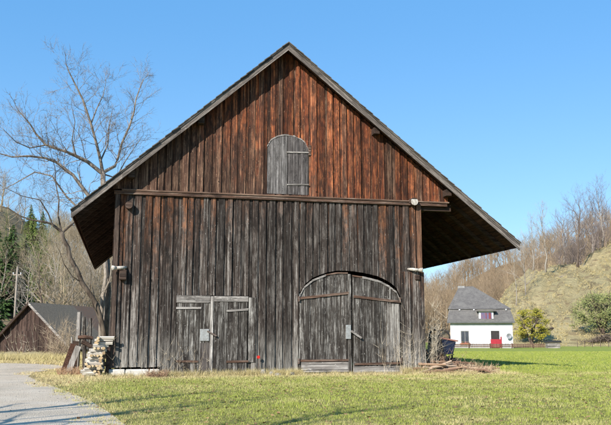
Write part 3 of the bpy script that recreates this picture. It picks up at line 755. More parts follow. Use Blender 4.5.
# --- background tree prototypes
def proto(kind, seed):
    r = random.Random(seed)
    if kind == 'slim': return bare_tree(13, seed, .75, 2, .13, (4,6), .18, 17, 1.1, .16)
    if kind == 'broad': return bare_tree(11, seed, 1.15, 2, .16, (4,6), .22, 16, 1.1)
    if kind == 'big': return bare_tree(15, seed, 1.05, 3, .20, (4,5), .25, 14, 1.1)
def place_tree(kind_name, proto_root, loc, scale, rz, label, group=None):
    c = copy_tree(proto_root); c.location = loc; c.scale = (scale,)*3; c.rotation_euler = (0,0,rz); c['label'] = label
    if group: c['group'] = group
    return c
def mk_root(kind, seed, bt, bc, name='bare_tree'):
    t, c = proto(kind, seed); root = empty(name, (0,0,0)); root['category'] = 'tree'
    t.build('trunk', bt, root, smooth=True); c.build('crown', bc, root); return root
# countable bare trees on the right hand slope
slope = [ # px, base D, height px, kind, label
 (575, 168, 78, 'big', 'tallest bare tree standing on the upper right slope'),
 (543, 160, 76, 'slim', 'slim bare tree alone on the slope right of the eaves tip'),
 (522, 150, 70, 'slim', 'slender bare tree above the yellow green bush'),
 (512, 146, 60, 'slim', 'thin bare tree rising behind the right end of the house'),
 (530, 176, 60, 'slim', 'bare tree high on the slope between two taller slim ones'),
 (600, 182, 70, 'big', 'bare tree at the right edge of the photo on the hill crest'),
 (588, 186, 66, 'broad', 'bushy bare tree between the tallest one and the right edge'),(562, 180, 58, 'broad', 'low bushy bare tree just left of the tallest one')]
roots = {}
for i, (px, D, hp, kind, lab) in enumerate(slope):
    ro = mk_root(kind, 100+i, BK_GREY if i != 0 else BK_DARK, BK_PURP if i in (0,5,6,7) else (BK_GREY if i % 2 == 0 else BK_TAN))
    q = on_hill(near_hill, px, D); H = hp/F*D; h0 = {'slim':13,'broad':11,'big':15}[kind]
    ro.location = q; ro.scale = (H/h0,)*3; tag(ro, lab, 'tree')
# left middle distance bare trees (seen between the small barn and the big one)
leftspots = [(30,92,95,'slim','pale bare tree above the ridge of the small dark barn'),(46,84,112,'big','bare tree with a dark straight trunk beside the small barn ridge'),
 (62,96,100,'broad','bare tree with pale fan shaped crown behind the crooked trunk'),(75,88,85,'broad','bushy bare tree right of the crooked trunk'),
 (90,98,95,'slim','bare tree in the gap below the left eaves'),(8,100,84,'slim','pale straight bare tree left of the utility pole'),
 (100,110,90,'broad','broad bare tree furthest right before the barn wall')]
for i, (px, D, hp, kind, lab) in enumerate(leftspots):
    ro = mk_root(kind, 200+i, BK_DARK if i == 1 else BK_PALE, BK_TAN if i % 2 else BK_GREY)
    q = on_hill(far_hill, px, D); q.z = max(q.z, 0)
    H = hp/F*D; h0 = {'slim':13,'broad':11,'big':15}[kind]; ro.location = q; ro.scale = (H/h0,)*3; tag(ro, lab, 'tree')

# --- woodland stuff: many trees of a few prototypes merged in one mesh per wood
def arr(mb):
    V_ = np.array(mb.v, float); tris = []
    for f in mb.f:
        for k in range(1, len(f)-1): tris.append((f[0], f[k], f[k+1]))
    return V_, np.array(tris)
def merge_mesh(name, parts, mat):
    vs = []; fs = []; rs = []; n = 0
    for V_, T, rn in parts: vs.append(V_); fs.append(T+n); n += len(V_); rs.append(np.full(len(T), rn))
    V_ = np.concatenate(vs); T = np.concatenate(fs); me = bpy.data.meshes.new(name)
    me.vertices.add(len(V_)); me.vertices.foreach_set('co', V_.astype(np.float32).ravel())
    me.loops.add(len(T)*3); me.loops.foreach_set('vertex_index', T.astype(np.int32).ravel())
    me.polygons.add(len(T)); me.polygons.foreach_set('loop_start', np.arange(0, len(T)*3, 3, dtype=np.int32))
    a = me.attributes.new('rnd','FLOAT','FACE'); a.data.foreach_set('value', np.concatenate(rs).astype(np.float32))
    me.materials.append(mat); me.update(calc_edges=True)
    o = bpy.data.objects.new(name, me); COL.objects.link(o); return o
PA = []; r_w = random.Random(77)
for k, sd in (('slim',301),('slim',302),('broad',303),('broad',304)):
    t, c = proto(k, sd); a, fa = arr(t); b_, fb = arr(c); PA.append((np.concatenate([a,b_]), np.concatenate([fa, fb+len(a)])))
def wood_mass(name, label, f, rng, count, hr, mat, seed, rest=None):
    r = random.Random(seed); parts = []
    for i in range(count):
        px = r.uniform(*rng[0]); D = r.uniform(*rng[1])
        if rest and not rest(px, D): continue
        q = on_hill(f, px, D); V0, T = PA[r.randrange(len(PA))]; s = r.uniform(*hr)/12.; a = r.uniform(0,6.28)
        sw = s*r.uniform(1.0,1.5)
        X = V0[:,0]*math.cos(a)-V0[:,1]*math.sin(a); Y_ = V0[:,0]*math.sin(a)+V0[:,1]*math.cos(a)
        parts.append((np.stack([X*sw+q.x, Y_*sw+q.y, V0[:,2]*s+q.z],1), T, r.random()))
    return tag(merge_mesh(name, parts, mat), label, 'woodland', kind='stuff')
TW1 = bark('wood_tan', (.33,.26,.17), (.26,.205,.135), .35, .15); TW2 = bark('wood_rust', (.33,.24,.145), (.25,.185,.125), .3, .1); TW4 = bark('wood_grey', (.24,.19,.165), (.18,.145,.125), .3, .1)
wood_mass('woodland', 'pale grey brown leafless wood covering the hill on the left', far_hill, ((-120,130),(92,235)), 260, (8,12), TW1, 1, lambda px, D: px > 50 or (D > 180 and r_w.random() < .4))
wood_mass('woodland', 'reddish brown leafless wood along the skyline on the right', far_hill, ((405,760),(168,345)), 820, (8,13.5), TW2, 2)
TW3 = bark('wood_olive', (.17,.18,.07), (.11,.13,.045), .35, .1)
wood_mass('woodland', 'olive green tinted wood low on the left hillside', far_hill, ((-100,62),(115,190)), 90, (6,10), TW3, 7)
wood_mass('woodland', 'leafless wood hidden mostly behind the barn roof', far_hill, ((130,405),(180,300)), 60, (9,12), TW1, 3)
wood_mass('woodland', 'grey brown brushwood at the crest of the grassy slope', near_hill, ((556,760),(172,196)), 120, (4,8.5), TW4, 4)

# --- conifers
def conifer(h, seed, w=.24):
    r = random.Random(seed); t = MB(); c = MB()
    t.tube([(0,0,-.4),(0,0,h*.5),(0,0,h*.97)], [h*.017,h*.011,.02], 6, .5)
    z = h*.08
    while z < h*.985:
        f = 1-z/h; L = w*h*(f**.85)+.12; k = int(7+7*f)
        for j in range(k):
            a = r.uniform(0,6.28); l = L*r.uniform(.65,1.1); dz = -l*r.uniform(.18,.42)
            d = Vector((math.cos(a), math.sin(a), 0)); sd = Vector((-d.y, d.x, 0))
            for m_ in range(5):
                s0 = m_/5*l; s1 = s0+l*.34; wd = l*.20*(1-m_*.13)
                p0 = d*s0+Vector((0,0,z+dz*(s0/l)+r.uniform(-.08,.08)*h*.05))
                p1 = d*s1+Vector((0,0,z+dz*(s1/l)-.03*h*r.random()))
                for sg in (-1,1):
                    q = p0.lerp(p1,.6)+sd*sg*wd+Vector((0,0,-.02*h*r.random()))
                    n = len(c.v); c.v += [tuple(p0),tuple(p1),tuple(q)]; c.f.append((n,n+1,n+2)); c.r.append(r.random())
        z += h*.028*r.uniform(.8,1.2)
    return t, c
CON = plain('conifer_needles', (.028,.052,.016), (.05,.085,.022), .8, .8, tone=.45, spec=.15)
CONG = plain('green_needles', (.075,.11,.022), (.13,.155,.04), .8, .8, tone=.45, spec=.15)
cons = [(-4,108,92,'very tall dark conifer at the extreme left edge'),(14,122,74,'dark pointed conifer behind the utility pole'),(28,124,62,'dark green conifer between the pole and the small barn ridge'),(41,120,58,'narrow green conifer above the small barn roof'),(48,140,52,'green conifer left of the crooked tree fork'),(8,104,80,'tall dark conifer between the left edge and the utility pole'),(21,112,60,'dark conifer just right of the utility pole'),(34,150,66,'green conifer standing above the small barn ridge'),(2,88,66,'dark conifer at the left edge beyond the small barn'),(-10,92,78,'dark conifer cut by the left edge of the photo'),(20,128,50,'dark conifer low on the left slope'),
 (31,205,32,'left one of two conifers on the left skyline'),(43,208,30,'right one of two conifers on the left skyline'),(36,178,44,'green conifer just below the two on the skyline'),
 (12,152,46,'conifer high on the left slope near the edge'),(26,146,42,'conifer halfway up the left slope'),(50,168,34,'small conifer right of the skyline pair'),
 (8,118,48,'dark conifer between the left edge one and the pole'),(-2,135,52,'dark conifer cut by the edge halfway up the slope'),(38,132,36,'short conifer above the ridge of the small barn'),(46,150,34,'short green conifer beside the pale fan shaped tree')]
for i, (px, D, hp, lab) in enumerate(cons):
    H = hp/F*D; t, c = conifer(H, 400+i, .26); q = on_hill(far_hill, px, D); q.z = max(q.z, 0)
    ro = tag(empty('conifer', q), lab, 'tree', 'conifers on the left hill'); t.build('trunk', BK_DARK, ro); c.build('crown', CON if px < 30 and D < 140 else CONG, ro)

# --- leafy bushes and olive tree
def leafy(c, centers, n, size, r):
    for (x,y,z,a) in centers:
        tone = r.random()
        for i in range(n):
            v = Vector((r.gauss(0,1),r.gauss(0,1),r.gauss(0,1))).normalized()*(r.random()**.45)
            p = Vector((x+v.x*a, y+v.y*a, z+v.z*a*.75))
            u = Vector((r.gauss(0,1),r.gauss(0,1),r.gauss(0,.7))).normalized(); w = u.orthogonal().normalized()
            s = size*r.uniform(.6,1.3); n0 = len(c.v)
            c.v += [tuple(p-u*s), tuple(p+w*s*.6), tuple(p+u*s), tuple(p-w*s*.6)]
            c.f.append((n0,n0+1,n0+2,n0+3)); c.r.append(min(max(tone*.7+r.random()*.3,0),1))
def leaf_mat(name, c1, c2, c3):
    m, nt, b = newmat(name, .7, .2); n = N(nt)
    rnd = n.attr('rnd'); col = n.mix(n.step(rnd,0,.5), c1, c2); col = n.mix(n.step(rnd,.5,1.), col, c3)
    nt.links.new(col, b.inputs['Base Color']); return m
YEL = leaf_mat('yellow_green_leaf', (.13,.13,.022), (.27,.24,.03), (.40,.33,.035)); OLI = leaf_mat('olive_leaf', (.13,.15,.05), (.20,.21,.07), (.29,.28,.10))
def bush_tree(label, name, px, D, hp, wp, mat, seed, clumps, nleaf, size, trunk_frac=.3):
    r = random.Random(seed); H = hp/F*D; Wd = wp/F*D/2; q = on_hill(near_hill, px, D); q.z = max(q.z,0)
    ro = tag(empty(name, q), label, 'tree'); t = MB(); c = MB()
    for k in range(6):
        a = r.uniform(0,6.28); e = Vector((math.cos(a)*Wd*.6, math.sin(a)*Wd*.6, H*r.uniform(.6,.85)))
        m1 = e*.4+Vector((r.gauss(0,.1),r.gauss(0,.1),H*.08))
        t.tube([(0,0,-.2), m1*.5, m1, e*.75, e], [H*.028,H*.022,H*.017,H*.01,H*.004], 5, .5)
        for j in range(5): t.spike(e*.6, e+Vector((r.gauss(0,Wd*.3),r.gauss(0,Wd*.3),r.gauss(0,H*.12))), H*.006)
    cs = []
    for k in range(clumps):
        a = r.uniform(0,6.28); ph = r.uniform(-.25,1.); rr_ = r.uniform(.45,.95)
        x = math.cos(a)*Wd*rr_*math.sqrt(max(0,1-ph*ph*.8)); y = math.sin(a)*Wd*rr_*math.sqrt(max(0,1-ph*ph*.8))
        z = H*(trunk_frac+.12)+(H*(1-trunk_frac)*.62)*((ph+.25)/1.25)
        cs.append((x,y,z,Wd*r.uniform(.12,.30)))
    leafy(c, cs, nleaf, size, r)
    t.build('trunk', BK_DARK, ro); c.build('crown', mat, ro); return ro
bush_tree('yellow green flowering shrub right of the white house', 'flowering_shrub', 526, 108, 44, 36, YEL, 1, 85, 75, .10, .02)
bush_tree('round olive green tree at the right edge of the meadow', 'round_tree', 596, 112, 50, 60, OLI, 2, 150, 80, .11, .0)

# ================================================================== HOUSE
HWALL = plain('white_render', (.56,.56,.565), (.47,.47,.475), 1.6, .8, .003); HROOF = None
m, nt, b = newmat('grey_slate', .85, .2); n = N(nt); co = n.coord('Object'); sx = n.sep(co)
w_ = nt.nodes.new('ShaderNodeTexBrick'); nt.links.new(n.comb(sx[0], n.math('MULTIPLY', sx[2], 1.0), 0.), w_.inputs['Vector'])
w_.inputs['Scale'].default_value = 3.; w_.inputs['Color1'].default_value = (.11,.10,.095,1); w_.inputs['Color2'].default_value = (.15,.138,.128,1); w_.inputs['Mortar'].default_value = (.06,.055,.05,1); w_.inputs['Mortar Size'].default_value = .02
c = n.mix(n.math('MULTIPLY', n.step(n.noise(co, 1.3, 5., .6), .4, .7), .4), w_.outputs['Color'], (.20,.185,.165))
nt.links.new(c, b.inputs['Base Color']); HROOF = m
RED = plain('red_paint', (.36,.02,.035), (.28,.02,.03), 4, .5); WHITE = plain('white_paint', (.8,.8,.8), None, 3, .5); GLASS = plain('dark_glass', (.03,.035,.045), (.05,.055,.07), 2, .12, spec=.8)
CURT = plain('blue_curtain', (.07,.10,.22), (.16,.10,.14), 2, .8); BRICKSILL = plain('terracotta', (.40,.16,.09), None, 8, .8)
HD = 92.; hl = V(450.5, 336, HD); hr_ = V(511, 336, HD); hw = (hr_-hl).length
hrz = -YAW-.19; house = tag(empty('house', (hl.x, hl.y, 0), hrz), 'white rendered house with grey hipped roof, red door and dormer', 'house')
K = HD/F                                            # metres per pixel at the house
def hx(px): return (px-450.5)*K
def hz(py): return CAM[2]+(336.2-py)*K*1.0
dep = 8.5; ze = hz(322)
op = [(hx(460.5),hx(468.5),hz(343),hz(331)),(hx(489.5),hx(497.5),0.05,hz(331))]
mb = MB()
xs_ = sorted([0,hw]+[v for o_ in op for v in o_[:2]])
for a_, b_2 in zip(xs_, xs_[1:]):
    o_ = [q for q in op if abs(q[0]-a_) < 1e-6]
    if o_: 
        if o_[0][2] > .1: mb.box(a_, b_2, 0, .3, -.2, o_[0][2])
        mb.box(a_, b_2, 0, .3, o_[0][3], ze)
    else: mb.box(a_, b_2, 0, .3, -.2, ze)
mb.box(0,.3,.302,dep,-.2,ze); mb.box(hw-.3,hw,.302,dep,-.2,ze); mb.box(.302,hw-.302,dep-.3,dep,-.2,ze)
mb.build('wall', HWALL, house)
# mansard roof: steep lower part, projecting break, hipped upper part
def frustum(mb, a, b, za, zb):     # rectangles (x0,x1,y0,y1)
    vs = [(a[0],a[2],za),(a[1],a[2],za),(a[1],a[3],za),(a[0],a[3],za),(b[0],b[2],zb),(b[1],b[2],zb),(b[1],b[3],zb),(b[0],b[3],zb)]
    mb.add(vs, [(3,2,1,0),(4,5,6,7),(0,1,5,4),(1,2,6,5),(2,3,7,6),(3,0,4,7)], .5)
z1, z2 = hz(309.5), hz(285); e0 = (-.35,hw+.25,-.4,dep+.4); e1 = (-.1,hw-.15,.75,dep-.75); e2 = (-.25,hw+.02,.6,dep-.6)
mb = MB(); frustum(mb, e0, e1, ze, z1); frustum(mb, e2, (hx(460.5),hx(474.5),dep/2-.05,dep/2+.05), z1+.004, z2); roofo = mb.build('roof', HROOF, house)
mb = MB(); mb.box(e0[0],e0[1],e0[2]-.03,e0[2]+.09,ze-.16,ze-.006); mb.build('gutter', plain('grey_gutter',(.12,.12,.12),None,3,.5), roofo)
mb = MB(); mb.box(hx(459),hx(466),dep/2-.3,dep/2+.3,z2-.5,z2+.04); mb.build('chimney', plain('chimney_tin',(.28,.27,.26),None,3,.6), roofo)
r = random.Random(3)
for px in (460,474,486+19,):
    mb = MB(); mb.box(hx(px)-.08,hx(px)+.08,.50,.62,z1-.14,z1-.02); mb.build('snow_guard', WHITE, roofo)
# dormer
d0, d1 = hx(478.5), hx(492.5); dm = empty('dormer', (0,0,0)); dm.parent = house
mb = MB(); mb.box(d0,d1,-.12,1.2,ze+.14,hz(312.2)); mb.build('dormer_wall', WHITE, dm)
mb = MB(); mb.prism_y([(d0-.25,hz(312)),(d1+.35,hz(312)),(d1+.25,hz(310)),(d0-.15,hz(310))], -.4, 1.4); mb.build('dormer_roof', HROOF, dm)
mb = MB(); mb.box(d0+.22,d1-.2,-.145,-.123,hz(319.8),hz(313.2)); mb.build('pane', CURT, dm)
mb = MB(); xm = (d0+d1)/2; mb.box(xm-.04,xm+.04,-.165,-.148,hz(319.6),hz(313.4)); mb.box(d1-.52,d1-.3,-.17,-.148,hz(319.6),hz(313.4)); mb.build('curtain', plain('red_curtain',(.20,.05,.05),None,3,.8), dm)
for (a_,b_2,c_,d_) in op[:1]:
    w1 = MB(); w1.box(a_,b_2,.10,.14,c_,d_); wo = w1.build('window', GLASS, house)
    fr = MB(); xm = (a_+b_2)/2
    for bx_ in ((a_,a_+.06,c_,d_),(b_2-.06,b_2,c_,d_),(xm-.02,xm+.02,c_,d_-.06),(a_+.06,b_2-.06,d_-.06,d_)): fr.box(bx_[0],bx_[1],.06,.098,bx_[2],bx_[3])
    fr.build('frame', plain('grey_frame',(.32,.31,.30),None,3,.5), wo)
    si = MB(); si.box(a_-.1,b_2+.1,-.16,-.003,c_-.16,c_+.02); si.build('window_box', BRICKSILL, wo)
    fl = MB(); rr2 = random.Random(4); leafy(fl, [(a_+.2,-.1,c_+.12,.14),(a_+.5,-.1,c_+.1,.14),(a_+.8,-.1,c_+.13,.14)], 30, .05, rr2); fl.build('flowers', plain('pink_flowers',(.55,.18,.2),(.15,.2,.06),6), wo)
a_,b_2,c_,d_ = op[1]
w1 = MB(); w1.box(a_,b_2,.12,.16,c_,d_); do = w1.build('door', plain('dark_hall',(.04,.035,.035),None,3), house)
w1 = MB(); w1.box(a_-.06,b_2+.1,-.05,.02,.05,hz(339)); w1.build('door_panel', RED, do)
w1 = MB(); w1.box(b_2+.1,b_2+.22,-.1,.0,.05,hz(336.5)); w1.build('door_side', RED, do)
sd_ = MB(); n_ = 16; cx_, cz_ = hx(506.5), hz(336)
ring = [(cx_+.30*math.cos(6.283*k/n_), -.38+.1*math.cos(6.283*k/n_), cz_+.30*math.sin(6.283*k/n_)) for k in range(n_)]
sd_.add(ring+[(cx_,-.24,cz_)], [(k,(k+1)%n_,n_) for k in range(n_)]); sd_.tube([(cx_,-.01,cz_-.1),(cx_,-.24,cz_)],[.03,.03],6); sd_.build('satellite_dish', plain('dish_grey',(.30,.30,.31),None,3,.5), house)

# picket fence before the house
FD = 88.5; f0 = V(447,336,FD); f1_ = V(545,336,FD); f0.z = f1_.z = 0; fl_ = (f1_-f0).length
fence = tag(empty('picket_fence', f0, -YAW), 'low brown picket fence in front of the white house', 'fence')
FW = wood('brown_fence_wood', dark=(.06,.035,.025), mid=(.17,.10,.07), pale=(.28,.19,.14), pale_amt=.4, tone=.4)
mb = MB(); x = 0
while x < fl_-.05: mb.box(x, x+.085, -.02, 0, .08, .50+R.uniform(-.02,.03)); x += .13
mb.build('pickets', FW, fence)
mb = MB(); mb.box(0,fl_,.003,.05,.16,.22); mb.box(0,fl_,.003,.05,.38,.44); mb.build('rails', FW, fence)
x = 0
while x <= fl_: 
    mb = MB(); mb.box(x,x+.1,.053,.15,-.1,.56); mb.build('post', FW, fence); x += 2.4
# covered log box on the meadow edge
bl = V(547,336,90); bl.z = 0
bxo = tag(empty('log_box', bl, -YAW), 'low pale box with a dark lid at the far edge of the meadow', 'box')
mb = MB(); wb = 13*90/F
for k in range(4): mb.box(.04,wb-.04,.02,.9,.0+k*.15,.14+k*.15)
mb.build('box_sides', PALEX, bxo); mb = MB(); mb.prism_y([(-.05,.62),(wb+.12,.62),(wb+.05,.86),(.02,.80)],-.1,1.05); mb.build('lid', plain('black_lid',(.03,.03,.032),None,4,.6), bxo)
# fallen trunk on the slope foot
a_ = on_hill(near_hill,527,112); a_.z = max(a_.z,0)+.2; e_ = V(553,328,116)
lg = MB(); lg.tube([Vector((0,0,0)),(e_-a_)*.5+Vector((0,0,.2)),(e_-a_)],[.30,.24,.14],8,.4)
r = random.Random(8)
for k in range(14):
    q = (e_-a_)*r.uniform(.2,1); lg.spike(q, q+Vector((r.gauss(0,.9),r.gauss(0,.5),r.uniform(.2,1.4))), .05)
o = lg.build('fallen_log', BK_DARK); o.location = a_; tag(o, 'dark fallen trunk lying aslant beside the yellow shrub', 'log')
for i,(px_,D_,dx_,dz_,lab_) in enumerate(((572,168,3.4,1.6,'pale fallen branch on the ridge beside the tallest bare tree'),(601,172,3.0,1.4,'pale fallen branch on the ridge near the right edge'),(556,160,2.6,.3,'short pale log lying on the slope crest'))):
    q_ = on_hill(near_hill, px_, D_); lg = MB(); lg.tube([(0,0,.1),(dx_*.5,.2,.25+dz_*.4),(dx_,.2,.3+dz_)],[.22,.18,.09],6,.4)
    for k in range(8): t_ = r.uniform(.3,1); lg.spike((dx_*t_,.2*t_,.2+dz_*t_), (dx_*t_+r.gauss(.3,.5),r.gauss(0,.4),.4+dz_*t_+r.uniform(.2,1.)), .06)
    o = lg.build('fallen_branch', BK_PALE); o.location = q_; tag(o, lab_, 'log')
# dark brush heap under the round tree
a_ = on_hill(near_hill,597,108); a_.z = max(a_.z,0)
bh = MB(); 
for k in range(420):
    q = Vector((r.gauss(0,1.1),r.gauss(0,.5),0)); q.z = max(0,1.0-abs(q.x)*.45)*r.random(); bh.spike(q, q+Vector((r.gauss(0,.7),r.gauss(0,.4),r.uniform(-.1,.5))), .05, r.random())
o = bh.build('brush_heap', BK_DARK); o.location = a_; tag(o, 'dark heap of brush under the round olive tree', 'brush heap')
# thin posts of the far pasture fence
pf = tag(empty('wire_fence', on_hill(near_hill,577,97)*1.0, 0), 'thin wire fence with dark posts at the right meadow edge', 'fence'); pf.location.z = 0
base_ = Vector(pf.location)
for i, px in enumerate((577,584,592,600,608,618,630)):
    q = V(px,336,97); q.z = 0; mb = MB(); mb.tube([q-base_, q-base_+Vector((0,0,.95))],[.04,.035],5); mb.build('post', BK_DARK, pf)
mb = MB(); e0_ = V(577,336,97); e1_ = V(630,336,97)
for z in (.45,.8): mb.tube([Vector((e0_.x,e0_.y,z))-base_, Vector((e1_.x,e1_.y,z))-base_],[.008,.008],3)
mb.build('wire', IRON, pf)

# ================================================================== SMALL BARN (left)
SD = 57.; sb0 = V(-9,336,SD); sb0.z = 0; ks = SD/F
sw = (70+9)*ks; srz = -YAW-.20
sb = tag(empty('small_barn', sb0, srz), 'small dark timber barn with a low gable beyond the gravel road', 'barn')
sw *= 1.12; apx = sw*.47; zap = CAM[2]+(336.2-305.)*ks*1.06; sl_ = 11.
SBW = wood('small_barn_wood', dark=(.018,.012,.010), mid=(.07,.042,.033), pale=(.17,.12,.09), pale_amt=.35, tone=.8)
mb = MB(); ev = .55
rf_ = lambda x: zap-(zap-ev)*abs(x-apx)/(apx if x < apx else sw-apx)
boards(mb, .25, apx, lambda x: -.1, lambda x: rf_(x)-.08, y=0, wmin=.14, wmax=.26, seed=71); boards(mb, apx, sw-.25, lambda x: -.1, lambda x: rf_(x)-.08, y=0, wmin=.14, wmax=.26, seed=72)
mb.build('gable_wall', SBW, sb)
mb = MB(); mb.box(.25,.35,.01,sl_,-.1,rf_(.3)-.08); mb.box(sw-.35,sw-.25,.01,sl_,-.1,rf_(sw-.3)-.08); boards(mb,.36,apx,lambda x:-.1,lambda x: rf_(x)-.08,y=sl_,seed=73); boards(mb,apx,sw-.36,lambda x:-.1,lambda x: rf_(x)-.08,y=sl_,seed=74); mb.build('side_wall', SBW, sb)
m, nt, b = newmat('old_mixed_roof', 1., .03); n = N(nt); co = n.coord('Object'); sx = n.sep(co)
f = n.noise(co, 1.5, 5., .7); fb = n.noise(n.scale(co,(1,6,6)), 2., 4., .7)
c = n.mix(n.step(fb,.35,.65), (.20,.15,.105), (.30,.225,.155)); c = n.mix(n.step(n.math('ADD', sx[1], n.math('MULTIPLY', f, 2.)), sl_*.62, sl_*.72), c, n.mix(n.step(fb,.4,.6), (.27,.14,.09), (.20,.15,.105)))
nt.links.new(c, b.inputs['Base Color']); n.bump(fb, .6, .03, b)
mb = MB()
for (xa,za,xb,zb_) in ((apx,zap,-.15,rf_(0)-.12),(apx,zap,sw+.15,rf_(sw)-.12)):
    vs = [(xa,-.35,za),(xb,-.35,zb_),(xb,sl_+.3,zb_),(xa,sl_+.3,za)]; vs += [(p[0],p[1],p[2]-.07) for p in vs]
    mb.add(vs, [(0,1,2,3),(7,6,5,4),(0,4,5,1),(1,5,6,2),(2,6,7,3),(3,7,4,0)], .5)
mb.build('roof', m, sb)
for (xb,zb_) in ((-.15,rf_(0)-.12),(sw+.15,rf_(sw)-.12)):
    mb = MB(); mb.beam((apx,-.38,zap-.10),(xb,-.38,zb_-.10),.05,.16); mb.build('barge_board', PALEX if xb > 1 else DARKW, sb)
dd = MB(); boards(dd, apx-.9, apx+.6, lambda x: 0, lambda x: 1.7, y=-.045, seed=75); dd.build('door', SBW, sb)
# utility pole
up_ = V(13.5,336,66); up_.z = 0; hp_ = CAM[2]+(336-267)*66/F
uo = tag(empty('utility_pole', up_, 0), 'slim wooden utility pole rising behind the small barn', 'pole')
mb = MB(); mb.tube([(0,0,-.2),(0,0,hp_)],[.11,.08],8); mb.build('pole', BK_PALE, uo, smooth=True)
mb = MB(); mb.beam((-.35,0,hp_-.7),(.35,0,hp_-.7),.06,.08); mb.build('crossarm', BK_PALE, uo)
for sx_ in (-.3,.3):
    mb = MB(); mb.tube([(sx_,0,hp_-.66),(sx_,0,hp_-.58),(sx_,0,hp_-.5)],[.03,.05,.03],8); mb.build('insulator', WHITE, uo)
# straw bank before the small barn
def bank(name, pts, hgt, wid, mat):
    mb = MB(); vs = []; n = len(pts)
    for i, p in enumerate(pts):
        e = 0 if i in (0,n-1) else 1
        for dy, hh in ((-1,0),(-.5,.7),(0,1),(.6,.75),(1.2,0)): vs.append((p.x, p.y+dy*wid, -.03+(hh*hgt*e)*(1+.2*math.sin(i*2.3+dy))))
    fs = [(i*5+j, (i+1)*5+j, (i+1)*5+j+1, i*5+j+1) for i in range(n-1) for j in range(4)]
    mb.add(vs, fs, .5); return tag(mb.build(name, mat, smooth=True), kind='structure')
STRAW = terrain_mat('straw_bank', (.42,.33,.18), (.34,.28,.13), (.24,.17,.10), .5, 1.2)
bank('bank', [V(x,336,50+(x%7)*.1) for x in range(-60,76,8)], .36, 1.1, STRAW)
# rough dry grass on the bank and yard
Q = []
for i in range(2600):
    px = rg.uniform(-40,104); D = rg.uniform(44,54); q = V(px,336,D); Q.append((q.x,q.y))
Q = np.array(Q); Q = Q[~inside(Q, rv)]
v = blades(Q, 10, rg.uniform(.10,.42,len(Q)), np.full(len(Q),.022), 1.0)
tag(np_mesh('dry_grass', v, 3, {'dry': rg.uniform(.7,1,len(v)//3), 'rnd': rg.uniform(0,1,len(v)//3)}, BLADE), 'tall dry straw coloured grass by the small barn', 'grass', kind='stuff')

# ================================================================== FIREWOOD STACK
SPL = leaf_mat('split_wood', (.36,.32,.27), (.52,.47,.40), (.66,.62,.54)); SPE = leaf_mat('split_wood_end', (.33,.22,.12), (.50,.36,.20), (.58,.48,.33))
def split_log(L, rr, seed):
    r = random.Random(seed); k = r.choice((3,4,4,5)); ph = r.uniform(0,6.28); mb = MB()
    ring = [(rr*r.uniform(.75,1.1)*math.cos(ph+6.283*j/k), rr*r.uniform(.75,1.1)*math.sin(ph+6.283*j/k)) for j in range(k)]
    vs = [(x,-L/2,z) for x,z in ring]+[(x*1.02,L/2,z*.97) for x,z in ring]
    mb.add(vs, [(j,(j+1)%k,(j+1)%k+k,j+k) for j in range(k)], r.random())
    me = MB(); me.add([(x*.985,-L/2-.002,z*.985) for x,z in ring], [tuple(range(k))], r.random())
    return mb, me
protos = []
WX1 = W(104.5,372,0).x; 
for i in range(6):
    a_, b_2 = split_log(.5, .066, 500+i); root = empty('split_log', (0,0,0))
    a_.build('bark_side', SPL, root); b_2.build('cut_end', SPE, root); tag(root, 'split firewood log in the pale stack at the barn corner', 'firewood', 'split logs of the firewood stack'); protos.append(root)
used = [False]*6; r = random.Random(17); first = True
xl0 = W(84.5,372,-.3).x; xr0 = W(103,372,-.3).x; xr1 = W(109,336,-.3).x; ztop = W(106,335,-.3).z
rows = int(ztop/.082)
for dpt, yy in enumerate((-.25,.32)):
    for k in range(rows):
        z = .05+k*.082; f = k/(rows-1); xl = xl0+(xr1-.30-xl0)*f**1.15+r.uniform(-.05,.05); xr = xr0+(xr1-xr0)*f*.6
        x = xl
        while x < xr:
            i = r.randrange(6); o = protos[i] if not used[i] else copy_tree(protos[i]); used[i] = True
            cross = (r.random() < .55 and x < xl+(xr-xl)*.55)
            o.location = (x+(.12 if cross else 0), yy+r.uniform(-.05,.05), z+r.uniform(-.012,.012))
            s_ = r.uniform(.8,1.12); o.scale = (s_,s_,s_*.9); o.rotation_euler = (0, r.uniform(-.5,.5), (math.pi/2+r.uniform(-.3,.3)) if cross else r.uniform(-.14,.14))
            x += .33 if cross else .118
# dark post right of the stack
mb = MB(); q = W(106.5,373,-.2); mb.beam((0,0,-.1),(.05,0,1.15),.12,.14); o = mb.build('short_post', DARKW, None, bevel=.01); o.location = (q.x,-.15,0); tag(o, 'dark short post between the firewood stack and the barn wall', 'post')
# standing poles and leaning planks left of the stack
def pole(px0, py0, px1, py1, Y, rr, mat, label, cat='post', name='wooden_post', flat=False):
    a = W(px0,py0,Y); b = W(px1,py1,Y); a.z = max(a.z,-.05); mb = MB(); base = Vector((a.x,a.y,0))
    if flat: mb.beam(a-base-Vector((0,0,.05)), b-base, rr*2.2, rr*.8, up=(0,1,0))
    else:
        m_ = (a+b)/2-base+Vector((R.gauss(0,.02),0,0)); mb.tube([a-base-Vector((0,0,.05)), m_, b-base],[rr,rr*.95,rr*.8],8)
    o = mb.build(name, mat, None); o.location = base; return tag(o, label, cat)
Yp = 3.0
pole(76.5,370,79.5,312,Yp,.10,PALEW,'tallest pale upright post left of the firewood stack')
pole(84.5,369,84,317,Yp+.5,.08,DOORW,'grey upright post second from the firewood stack')
pole(90,367,90.5,318,Yp+1.2,.07,DOORW,'thin grey post directly behind the firewood stack')
pole(71.5,370,72,337,Yp+.4,.045,PALEW,'short thin pale stake beside the leaning planks')
pole(78,336,93,338,Yp-.2,.075,BROWNX,'short horizontal rail fixed across the upright posts','rail','rail')
